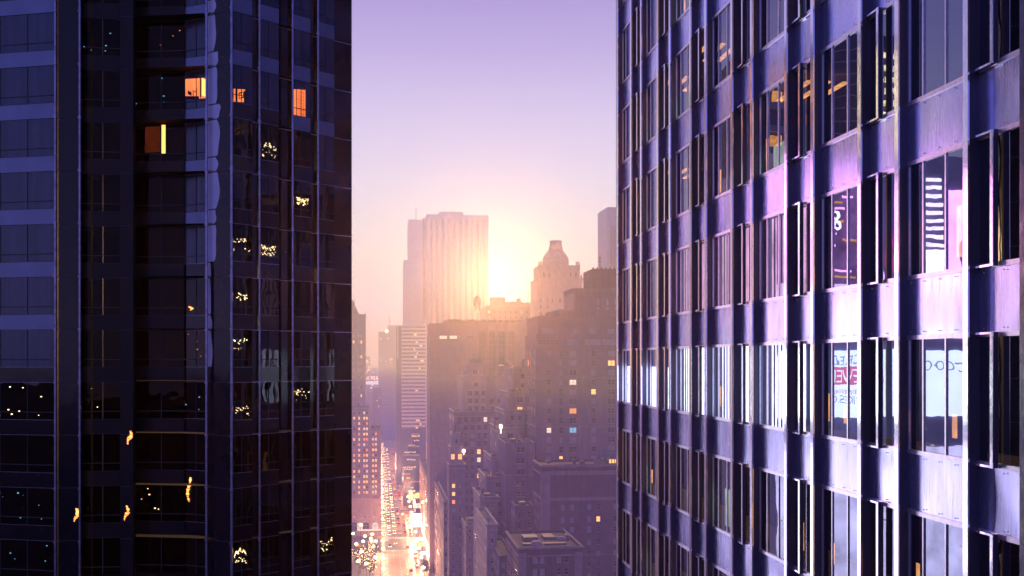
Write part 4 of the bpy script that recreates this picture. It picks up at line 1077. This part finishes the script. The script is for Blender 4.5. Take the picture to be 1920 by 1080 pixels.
# warm lit rooms
def room(px0,px1,py0,py1,seg,kind):
    p0,p1=seg_pts(seg); d=(p1-p0).normalized(); n=Vector((-d.y,d.x,0)); 
    if n.dot(p0)>0: n=-n
    a=p0.lerp(p1,(px0-seg[1])/(seg[2]-seg[1])); b_=p0.lerp(p1,(px1-seg[1])/(seg[2]-seg[1]))
    def zz(py,p): zc=p.y*CS+p.x*SN; return H+(HOR-py)/F_*zc
    mb=MB(); o=-.027 if kind!='lamp' else -.02
    q=a+n*o; r=b_+n*o
    sl=(2.5 if seg[5] else -2.0)*(px1-px0)/35
    mb.quad([(q.x,q.y,zz(py1,a)),(r.x,r.y,zz(py1+sl,b_)),(r.x,r.y,zz(py0+sl,b_)),(q.x,q.y,zz(py0,a))],0)
    def strip(t0,t1,ya,yb,m):
        u=a.lerp(b_,t0)+n*(o+.003); v=a.lerp(b_,t1)+n*(o+.003); mb.quad([(u.x,u.y,zz(yb+sl*t0,a)),(v.x,v.y,zz(yb+sl*t1,b_)),(v.x,v.y,zz(ya+sl*t1,b_)),(u.x,u.y,zz(ya+sl*t0,a))],m)
    H_=py1-py0
    if kind=='desk':
        strip(.70,.76,py0,py1,1); strip(.0,.66,py1-H_*.16,py1,1); strip(.12,.30,py1-H_*.42,py1-H_*.24,1); strip(.36,.40,py1-H_*.4,py1,1); strip(.36,.52,py1-H_*.4,py1-H_*.36,1); strip(.55,.57,py0+H_*.5,py1,1); strip(.8,1,py0+H_*.1,py1-2,2)
    if kind=='art':
        strip(.2,.36,py0,py1,1); strip(.45,.85,py0+H_*.12,py0+H_*.42,1); strip(.50,.80,py0+H_*.17,py0+H_*.37,2); strip(.0,1,py0+H_*.62,py0+H_*.68,1); strip(.4,.9,py0+H_*.72,py0+H_*.84,1); strip(.85,1,py0,py0+H_*.7,1)
    if kind=='slat':
        strip(.20,.26,py0,py1,1); strip(.86,.9,py0,py1,1); y=py0+2
        while y<py1-1: strip(.28,.84,y,y+1.0,3); y+=2.6
    lt('lit_window',mb,[m_room2 if kind=='lamp' else m_dim if kind=='dim' else m_room,m_sil,m_room2,emit('slat_shadow',(1,.12,.04),.55)])
S={(s[0],s[1]):s for s in segs}
def room2(*a):
    room(*a)
room(347,386,148,186,S[('win',345)],'desk')
room(437,461,166,205,S[('win',436.5)],'art')
room(551,573,167,222,S[('win',550.5)],'slat')
room(302,310,233,288,S[('blk',250)],'lamp')
room(272,300,238,286,S[('blk',250)],'dim')
def glint(px,py,h,seg):  # amber reflections on the tower, put on as glowing squiggles
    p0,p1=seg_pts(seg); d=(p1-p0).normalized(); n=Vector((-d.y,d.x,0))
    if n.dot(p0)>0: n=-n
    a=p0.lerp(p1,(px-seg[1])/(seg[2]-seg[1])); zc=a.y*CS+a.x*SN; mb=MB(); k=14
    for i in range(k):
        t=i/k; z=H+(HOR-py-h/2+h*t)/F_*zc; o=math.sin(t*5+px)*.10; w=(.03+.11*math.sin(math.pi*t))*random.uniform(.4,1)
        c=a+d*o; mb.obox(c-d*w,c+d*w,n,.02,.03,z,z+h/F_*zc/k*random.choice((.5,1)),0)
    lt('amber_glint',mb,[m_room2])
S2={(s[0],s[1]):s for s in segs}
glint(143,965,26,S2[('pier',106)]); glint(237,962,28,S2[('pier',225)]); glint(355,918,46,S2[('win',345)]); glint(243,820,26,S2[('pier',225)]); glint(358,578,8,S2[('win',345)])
# core of the tower behind the skin
mb=MB()
pl=[p for p in plan]; inn=[]
c0=cam_pt(-150,zc_of(97.2)+3.2); c1=cam_pt(150,zc_of(100)+3.2); c2=cam_pt(440,zc_of(101)+3.0); c3=cam_pt(655,zc_of(91.)+1.2); c4=cam_pt(560,66); c5=cam_pt(-150,74)
poly=[c0,c1,c2,c3,c4,c5]
c3=cam_pt(657,zc_of(91.)+.9); poly[3]=c3
for a,b_ in zip(poly,poly[1:]+poly[:1]): mb.quad([(a.x,a.y,ZBOT),(b_.x,b_.y,ZBOT),(b_.x,b_.y,ZTOP+1),(a.x,a.y,ZTOP+1)])
mb.quad([(p.x,p.y,ZTOP+1) for p in poly])
lt('core_wall',mb,[m_black])
mb=MB()
for a,b_ in zip(poly,poly[1:]+poly[:1]): mb.quad([(a.x,a.y,0),(b_.x,b_.y,0),(b_.x,b_.y,ZBOT),(a.x,a.y,ZBOT)])
for k in range(-3,13):
    z=ZS0-PITCH*k-.75
    mb.quad([(p.x,p.y,z) for p in (cam_pt(-150,zc_of(97.2)+.2),cam_pt(150,zc_of(98)+.2),cam_pt(440,zc_of(100.4)+.2),cam_pt(655,zc_of(91.2)+.2),c3,c2,c1,c0)])
lt('floor_slabs',mb,[m_black])
pe=cam_pt(659.5,zc_of(90.8)); pf=cam_pt(648,62.3)
mb=MB(); mb.quad([(pe.x,pe.y,ZBOT),(pf.x,pf.y,ZBOT),(pf.x,pf.y,ZTOP),(pe.x,pe.y,ZTOP)]); lt('side_wall',mb,[m_spanL2])

# ------------------------------------------------------------------ billboard building hidden behind the black tower (it shows in the metal and the glass)
BY=112.
bb=Bld('billboard_building','billboard-clad building mirrored in the right tower, behind the black glass tower',-15.,BY)
mb=MB(); mb.box(-60,-6.2,BY,BY+20,0,H+24); bb.part('wall',mb,[pbr('lilac_glow_fill',(.2,.18,.34),.6,0,.4,.5,emis=(.42,.34,.85),es=.28)])  # wall given a lilac glow to fill dark gaps in the reflections
def lamp_block(x0,x1,z0,z1,mat,name,y=BY-.3):
    mb=MB(); mb.box(x0,x1,y,BY-.01,z0,z1); return bb.part(name,mb,[mat])
lamp_block(-31.5,-6.6,H-6.6,H+1.2,emit('billboard_white',(.84,.90,1),3.9,.08,.3),'white_billboard')
m_pk=emit('screen_pink',(1,.42,.87),5.2,.45,.12)
for x0,x1,z0,z1 in ((-42,-30,H+9.5,H+22),(-29.5,-27.4,H+10,H+20),(-19.5,-17.3,H+9.5,H+21),(-11.2,-8,H+9.5,H+23.5)): lamp_block(x0,x1,z0,z1,m_pk,'pink_screen')
lamp_block(-44,-6.5,H+2.6,H+8.9,emit('ribbon_screen',(1,.66,.93),2.6,.35,.25),'ribbon_screen',BY-.5)
lamp_block(-27,-22.6,H+9.6,H+13,emit('screen_blaze',(1,.86,.93),6,.3,.4),'blazing_sign')
for q in range(9): lamp_block(-26.8,-24.6,H+13.4+q*.95,H+13.8+q*.95,emit('screen_line',(1,.80,.95),4.5,.2,2),'sign_line')
for q in range(7): lamp_block(-24.2,-22.9,H+13.4+q*.95,H+13.7+q*.95,m_pk,'sign_line')
lamp_block(-22.3,-20,H+10.2,H+15.,emit('screen_magenta',(.9,.05,.22),1.6,.6,1),'magenta_screen')
lamp_block(-16.8,-11.5,H+9.3,H+21,emit('screen_violet',(.50,.22,.66),.9,.5,.5),'violet_screen')
for q in range(16): lamp_block(-16.4+.33*(q%3)+random.random()*4,-16.1+.33*(q%3)+4*random.random()+.5,H+9.6+q*.72,H+9.85+q*.72,m_pk if q%3 else M['warm'],'neon_line',BY-.4)
text_later=[('&',3.2,-13.4,H+15.2)]
lamp_block(-60,-42.1,H-6,H+20,emit('fill_lilac',(.80,.56,1),2.6,.3,.2),'lilac_fill_panel')  # glowing panel added to turn the right tower's metal lavender
lamp_block(-58,-6.6,H-26,H-10,emit('fill_blue',(.76,.68,1),2.6,.5,.2),'blue_fill_panel')  # unseen panel added to fill the tower's lower reflections with lavender
mb=MB(); mb.box(-19.4,-10.3,BY-.40,BY-.31,H-2.75,H-.75); bb.part('red_band',mb,[emit('billboard_red',(1,.16,.34),2.2)])
def text(body,size,x,z,mat,y=BY-.45):
    cu=D.curves.new('t','FONT'); cu.body=body; cu.size=size; cu.extrude=.02; cu.align_x='CENTER'
    to=D.objects.new('t',cu); COL.objects.link(to); bpy.context.view_layer.update()
    me=D.meshes.new_from_object(to.evaluated_get(bpy.context.evaluated_depsgraph_get())); D.objects.remove(to)
    me.materials.clear(); me.materials.append(mat)
    o=link('lettering',me,bb.root,(x-bb.o.x,y-bb.o.y,z),0); o.rotation_euler=(math.radians(90),0,0)
inkb=emit('ink_blue',(.42,.48,.80),2.2)
for q in text_later: text(*q,emit('neon_white',(1,.85,1),5))
text('REVER',2.1,-15.2,H-2.5,emit('letter_white',(1,.95,.95),3.4)); text('(COOOO',1.7,-26.5,H-1.2,inkb); text('CREDIO',1.6,-14,H-.5,inkb); text('BIKES.CO',1.2,-14.5,H-5.0,inkb); text('anytime',1.1,-15,H-3.9,emit('ink_pink',(1,.6,.7),2))
mb=MB()
for i in range(120):
    x=random.uniform(-40,-7); z=random.uniform(H-24,H-7.4); w=random.uniform(.1,.5); mb.box(x,x+w,BY-.6,BY-.5,z,z+w*.5)
bb.part('neon_lights',mb,[M['white']])

bt=Bld('banded_apartment_tower','banded brown apartment tower mirrored in upper windows of the metal tower',-22.,128.)
mb=MB(); mb.box(-19,-8,128,150,0,H+40); bt.part('wall',mb,[pbr('lilac_brick',(.26,.24,.38),.8)])
for q in range(12):
    z=H+4+q*2.9; mb=MB(); mb.box(-19.3,-7.8,127.2,127.99,z,z+.9); bt.part('balcony_band',mb,[M['white_band']])
    for k in range(4):
        x=-18.5+random.random()*9; mb=MB(); mb.box(x,x+random.uniform(.5,1.6),127.8,127.97,z+1.1,z+2.5); bt.part('lit_window',mb,[M[random.choice(['amber','warm'])]])
rt2=Bld('round_office_tower','round office tower with stacked yellow strip windows, mirrored in the rightmost windows',-27.,128.)
mb=MB(); mb.cyl(-28,140,0,H+44,11,11,40); rt2.part('wall',mb,[pbr('blue_curtain_wall',(.16,.17,.34),.25,.5,.2,.4)])
for q in range(24):
    z=H+22+q*.95*1.0 if False else H+4+q*1.6; mb=MB()
    for k in range(9):
        a0=-1.95+k*.055; a1=a0+.045; mb.quad([(-28+11.15*math.cos(a0),140+11.15*math.sin(a0),z),(-28+11.15*math.cos(a1),140+11.15*math.sin(a1),z),(-28+11.15*math.cos(a1),140+11.15*math.sin(a1),z+.8),(-28+11.15*math.cos(a0),140+11.15*math.sin(a0),z+.8)])
    rt2.part('strip_window',mb,[emit('strip_yellow',(1,.78,.40),3.5,.5,1)])
    mb=MB(); mb.cyl(-28,140,z+1.1,z+1.25,11.12,11.12,40,0,False); rt2.part('ring_band',mb,[M['white_band']])

# water tanks and masts on the middle-distance roofs
def tank(X,Y,z,r,label):
    t=empty('water_tank',(X,Y,z),label,'water tank','rooftop water tanks')
    mb=MB(); mb.cyl(0,0,r*1.2,r*3.2,r,r*.95,14); mb.build('barrel',M['brick_trim'],t)
    mb=MB(); mb.lathe(0,0,[(r*1.08,r*3.2),(r*.1,r*4.1),(0,r*4.15)],14); mb.build('cone_roof',M['copper'],t)
    for k in range(4):
        a=k*1.57+.78; mb=MB(); mb.bar((r*.8*math.cos(a),r*.8*math.sin(a),0),(r*.8*math.cos(a),r*.8*math.sin(a),r*1.25),.14,.14,5); mb.build('leg',M['metal'],t)
for px,py,Y,r,la in ((862,806,428,1.5,'wooden water tank on the roof left of the classical building'),(951,696,452,1.6,'wooden water tank right of the classical penthouse'),(857,925,428,1.2,'small water tank on the roof with three lit windows below'),
                     (1122,876,310,1.5,'water tank on the large brown brick roof beside the lit kiosk'),(985,690,372,1.5,'water tank on the topmost step of the setback block'),(931,795,355,1.0,'small water tank on a middle terrace of the setback block'),(895,572,520,1.9,'water tank on the huge blank-walled roof near the sun')):
    tank(X_at(px,Y),Y,Z_at(py,px,Y)-r*1.5,r,la)
for px,py,Y,h,la in ((1085,592,344,7,'thin mast on the left shoulder of the broad hotel roof'),(1125,504,350,5,'thin mast on the dark block at the top of the broad hotel'),(990,566,630,8,'thin mast among the rooftop machinery under the sun'),(730,610,1404,14,'thin mast on the grey-violet slab tower'),(780,411,945,12,'thin mast on the smooth tower wing')):
    t=empty('roof_mast',(X_at(px,Y),Y,Z_at(py,px,Y)),la,'mast','rooftop masts'); mb=MB(); mb.cyl(0,0,-1.5,h,.16+Y*.0002,.06+Y*.0001,6); mb.build('pole',M['metal'],t)
    for k in (.5,.75): mb=MB(); mb.box(-h*.1,h*.1,-.06,.06,h*k,h*k+.12+Y*.0002); mb.build('crossarm',M['metal'],t)

# ------------------------------------------------------------------ street life
def mk_lamp():
    r=empty('street_lamp',(0,0,0))
    mb=MB(); mb.cyl(0,0,0,8.4,.14,.08,6); mb.bar((0,0,8.2),(1.4,0,8.9),.07,.06,5); mb.box(-.3,.3,-.3,.3,0,.5); mb.build('pole',M['metal'],r)
    mb=MB(); mb.lathe(1.6,0,[(.05,8.1),(.7,8.3),(.9,8.8),(.7,9.3),(.05,9.6)],8); mb.build('lamp_head',M['lamp'],r)
    return r
def dup(o,loc,rz=0):
    c=o.copy(); COL.objects.link(c); c.location=loc; c.rotation_euler=(0,0,rz)
    for ch in list(o.children):
        k=ch.copy(); COL.objects.link(k); k.parent=c
        for g in ch.children: q=g.copy(); COL.objects.link(q); q.parent=k
    return c
L0=mk_lamp(); first=True
extra=[(-5,596),(-9,588),(-3,582),(-7,572),(-12,566),(-2.5,556),(-8,540),(-3,524),(-10,518),(-6,508),(-14,600),(-11,628)]
ly=[470+i*26 for i in range(30)]
for i,yy in enumerate(ly):
    for side,x,rz in (('left',AV0-1.2,0),('right',AV1+1.2,math.pi)):
        if side=='left' and 586<yy<640: continue
        o=L0 if first else dup(L0,(x,yy,.15),rz)
        if first: o.location=(x,yy,.15); first=False
        tag(o,'glowing street lamp on the %s kerb of the avenue, one of a long row'%side,'street lamp','street lamps on the %s kerb'%side)
for x,y in extra: tag(dup(L0,(x,y,.15),random.random()*6),'glowing street lamp in the little plaza among the lit trees','street lamp','street lamps in the plaza')
def mk_car(body,kind):
    r=empty('parked_car' if kind=='p' else 'moving_car',(0,0,0)); w=.92; Lh=2.25
    mb=MB()
    prof=[(-Lh,.35),(-Lh,.78),(-Lh+.55,.92),(-1.25,.98),(-.75,1.42),(.75,1.45),(1.45,.98),(Lh-.1,.85),(Lh,.6),(Lh,.35)]
    for (a,za),(b_,zb_) in zip(prof[:-1],prof[1:]):
        i0=.72 if za>1.2 else w; i1=.72 if zb_>1.2 else w
        mb.quad([(-i0,a,za),(i0,a,za),(i1,b_,zb_),(-i1,b_,zb_)])
    for sx in (-1,1):
        mb.quad([(sx*w,-Lh,.35),(sx*w,-Lh,.78),(sx*w,-Lh+.55,.92),(sx*w,-1.25,.98),(sx*w,1.45,.98),(sx*w,Lh-.1,.85),(sx*w,Lh,.6),(sx*w,Lh,.35)])
        mb.quad([(sx*w,-1.25,.98),(sx*.72,-.75,1.42),(sx*.72,.75,1.45),(sx*w,1.45,.98)])
    mb.build('body',body,r)
    mb=MB()
    for sx in (-1,1): mb.quad([(sx*(.9+.012),-1.05,1.02),(sx*(.72+.015),-.72,1.36),(sx*(.72+.015),.70,1.38),(sx*(.9+.012),1.2,1.02)])
    mb.quad([(-.85,-1.235,1.01),(.85,-1.235,1.01),(.7,-.79,1.40),(-.7,-.79,1.40)]); mb.quad([(-.85,1.43,1.02),(.85,1.43,1.02),(.7,.80,1.44),(-.7,.80,1.44)])
    mb.build('glass',M['carglass'],r)
    for sx in (-1,1):
        for yy in (-1.4,1.4):
            mb=MB(); mb.cyl(0,0,-.1,.1,.33,.33,10); mb.v=[(c+sx*.86,b_+yy,a+.33) for a,b_,c in mb.v]; mb.build('wheel',M['tyre'],r)
        mb=MB(); mb.box(sx*.62-.28,sx*.62+.28,-Lh-.05,-Lh+.02,.5,.86); mb.build('headlight',M['headlight'],r)
        mb=MB(); mb.box(sx*.68-.18,sx*.68+.18,Lh-.02,Lh+.04,.62,.82); mb.build('tail_light',M['tail'],r)
    return r
paints={'black':pbr('paint_black',(.02,.02,.025),.25,.3,0,spec=.8),'silver':pbr('paint_silver',(.5,.48,.5),.3,.6,0),'white':pbr('paint_white',(.75,.72,.7),.3,0,0),'yellow':pbr('paint_yellow',(.75,.38,.04),.3,0,0),'red':pbr('paint_red',(.4,.04,.04),.3,0,0)}
protos={k:mk_car(v,'m') for k,v in paints.items()}
used={k:False for k in paints}
random.seed(21)
spots=[]
for lane,x in enumerate((3.4,6.6,10.0,13.4,16.8,20.2)):
    y=640+random.uniform(0,10)
    while y<1280: spots.append((x,y,0 if lane<3 else math.pi)); y+=random.uniform(8,22)*(1 if y<900 else 1.7)
for x,y,rz in ((16.7,530,math.pi),(20.2,547,math.pi),(20.4,538,math.pi),(20.3,512,math.pi),(20.3,502,math.pi),(6.6,602,0),(10,612,0),(16.8,598,math.pi),(20.4,575,math.pi),(20.3,565,math.pi)): spots.append((x,y,rz))
spots+=[(-4-i*7.3,604 if i%2 else 616,math.pi/2 if i%2 else -math.pi/2) for i in range(6)]+[(-6-(i%3)*4.2,576+(i//3)*6.,0) for i in range(6)]
for x,y,rz in spots:
    c=random.choice(['black','silver','white','yellow','yellow','black','red'])
    o=protos[c] if not used[c] else dup(protos[c],(0,0,0)); 
    o.location=(x,y,.02); o.rotation_euler=(0,0,rz); used[c]=True
    dd='driving toward the viewer with headlights on' if rz==0 else 'crossing sideways in front of the hotel' if abs(abs(rz)-math.pi/2)<.1 else 'heading away with red tail lights on'
    tag(o,'%s car %s on the crowded street'%({'yellow':'yellow cab-coloured'}.get(c,c),dd),'car','%s cars %s'%(c,dd))
for k in used:
    if not used[k]:
        for ch in list(protos[k].children): D.objects.remove(ch)
        D.objects.remove(protos[k])
# trees in the plaza
def mk_tree(x,y,h,label,lights):
    r=empty('street_tree',(x,y,.15),label,'tree','plaza trees')
    mb=MB(); mb.bar((0,0,0),(0,0,h*.4),.22,.15,6); tips=[]
    for k in range(8):
        a=random.random()*6.28; b0=h*random.uniform(.3,.42); q=(math.cos(a)*h*.24,math.sin(a)*h*.24,h*random.uniform(.6,.9)); mb.bar((0,0,b0),q,.1,.03,4); tips.append(q)
    mb.build('trunk',M['bark'],r)
    mb=MB(); li=MB()
    for k in range(900):
        t=random.choice(tips); c=Vector(t)+Vector((random.gauss(0,h*.09),random.gauss(0,h*.09),random.gauss(0,h*.09)))
        s_=random.uniform(.12,.28); u=Vector((random.gauss(0,1),random.gauss(0,1),random.gauss(0,1))).normalized()*s_; v=u.orthogonal().normalized()*s_
        mb.quad([c-u,c+v,c+u,c-v])
        if k%18==0: li.box(c.x-.10,c.x+.10,c.y-.10,c.y+.10,c.z-.10,c.z+.10)
    mb.build('crown',M['leaf'],r)
    if lights: li.build('fairy_lights',M['lamp'],r)
for i,(x,y,h) in enumerate(((-4,566,9),(-8,560,8),(-3.6,548,10),(-9,545,9),(-4,531,10),(-9.5,528,8),(-4.5,515,9),(-12,552,8),(24.5,520,8),(24.8,500,9))):
    mk_tree(x,y,h,'bare-branched plaza tree strung with warm lights in front of the grand hotel' if x<0 else 'small street tree on the bright right-hand pavement',x<0)
# bright signs and awnings on the right pavement
def sign(x,y,z,w,h,col,st,label,rot=0):
    r=empty('street_sign',(x,y,.15),label,'sign')
    mb=MB(); mb.box(-.12,.12,.05,.25,0,z+h*.3) ; mb.build('post',M['metal'],r)
    mb=MB(); mb.box(-w/2,w/2,-.2,.04,z,z+h); mb.build('panel',emit('sign_face',col,st,.45,.5),r)
    mb=MB(); mb.box(-w/2-.15,w/2+.15,-.12,.06,z-.15,z-.01); mb.box(-w/2-.15,w/2+.15,-.12,.06,z+h+.01,z+h+.15); mb.build('surround',M['metal'],r)
sign(24.6,652,3,7,9,(1,.85,.95),2.2,'big oval-looking white sign blazing at the corner of the pavement')
sign(25,668,13,5,3,(1,.6,.4),2.5,'orange sign board high beside the theatre')
sign(24.6,604,2.6,5,2.2,(1,.9,.8),3,'low white sign over the bright crossing corner')
sign(25,586,2.6,4.6,2.4,(1,.7,.3),2.5,'amber sign over the pavement near the crosswalk')
sign(24.8,560,2.6,4.6,2,(1,.95,.9),2.5,'white shop awning sign beside the parked cars')
sign(24.8,538,2.6,4.6,2,(1,.7,.45),2.5,'peach shop awning sign near the bottom of the street')
sign(-3.0,606,2,5,1.8,(1,.72,.6),2.2,'white glowing kiosk sign in front of the hotel')
sign(-1,655,5,3,8,(1,.35,.25),2.0,'red vertical sign on the hotel corner')
sign(24.6,760,6,5,7,(1,.5,.25),3,'tall orange sign far along the right pavement')
sign(0,760,5,3.6,8,(1,.75,.5),3,'tall cream sign far along the left pavement')
sign(24.6,840,8,5,9,(1,.4,.2),3,'reddish sign stack farther along the right pavement')
sign(0,900,6,4,10,(1,.6,.4),3,'peach sign column farther along the left pavement')
sign(24,980,10,5,14,(1,.25,.15),3,'red sign stack near the avenue end')
sign(23,1060,14,6,20,(1,.6,.4),2.5,'stacked pale signs near the avenue end on the right')
sign(2,1090,10,6,12,(1,.45,.25),2.5,'orange sign near the avenue end on the left')
random.seed(8)
for q in range(70):
    yy=random.uniform(640,1250); sd_=random.random()<.5; x=(24.8 if sd_ else .4)+random.uniform(-.6,.6)
    c=random.choice([(1,.55,.2),(1,.35,.12),(1,.7,.4),(1,.16,.08),(1,.8,.6),(1,.5,.25)])
    r=empty('shop_sign',(x,yy,.15),'small glowing shop sign hanging over the %s pavement of the crowded avenue'%('right' if sd_ else 'left'),'shop sign','small shop signs on the %s'%('right' if sd_ else 'left'))
    w=random.uniform(.8,2.2); h=random.uniform(.8,3.4); z=random.uniform(2.6,11)
    mb=MB(); mb.box(-w/2,w/2,-.15,.05,z,z+h); mb.build('panel',emit('shop_sign_face',c,random.uniform(2.5,6)),r)
    mb=MB(); mb.box(w/2+.01,w/2+.12,-.1,0,0,z+h); mb.build('post',M['metal'],r)
# lamp light pooling on the street
for yy in range(480,1200,48):
    l=D.lights.new('street_light','POINT'); l.energy=90000; l.color=(1,.50,.23); l.shadow_soft_size=1.5
    o=D.objects.new('street_light',l); COL.objects.link(o); o.location=(22.5 if (yy//48)%2 else 1,yy,9.8)

# ------------------------------------------------------------------ render settings
SC.view_settings.view_transform='Standard'; SC.view_settings.look='None'; SC.view_settings.exposure=0; SC.view_settings.gamma=1
cy=SC.cycles
cy.use_denoising=True; cy.denoiser='OPENIMAGEDENOISE'
cy.max_bounces=6; cy.diffuse_bounces=2; cy.glossy_bounces=4; cy.transparent_max_bounces=16; cy.volume_bounces=0
cy.use_light_tree=True; cy.caustics_reflective=False; cy.caustics_refractive=False; cy.sample_clamp_indirect=4
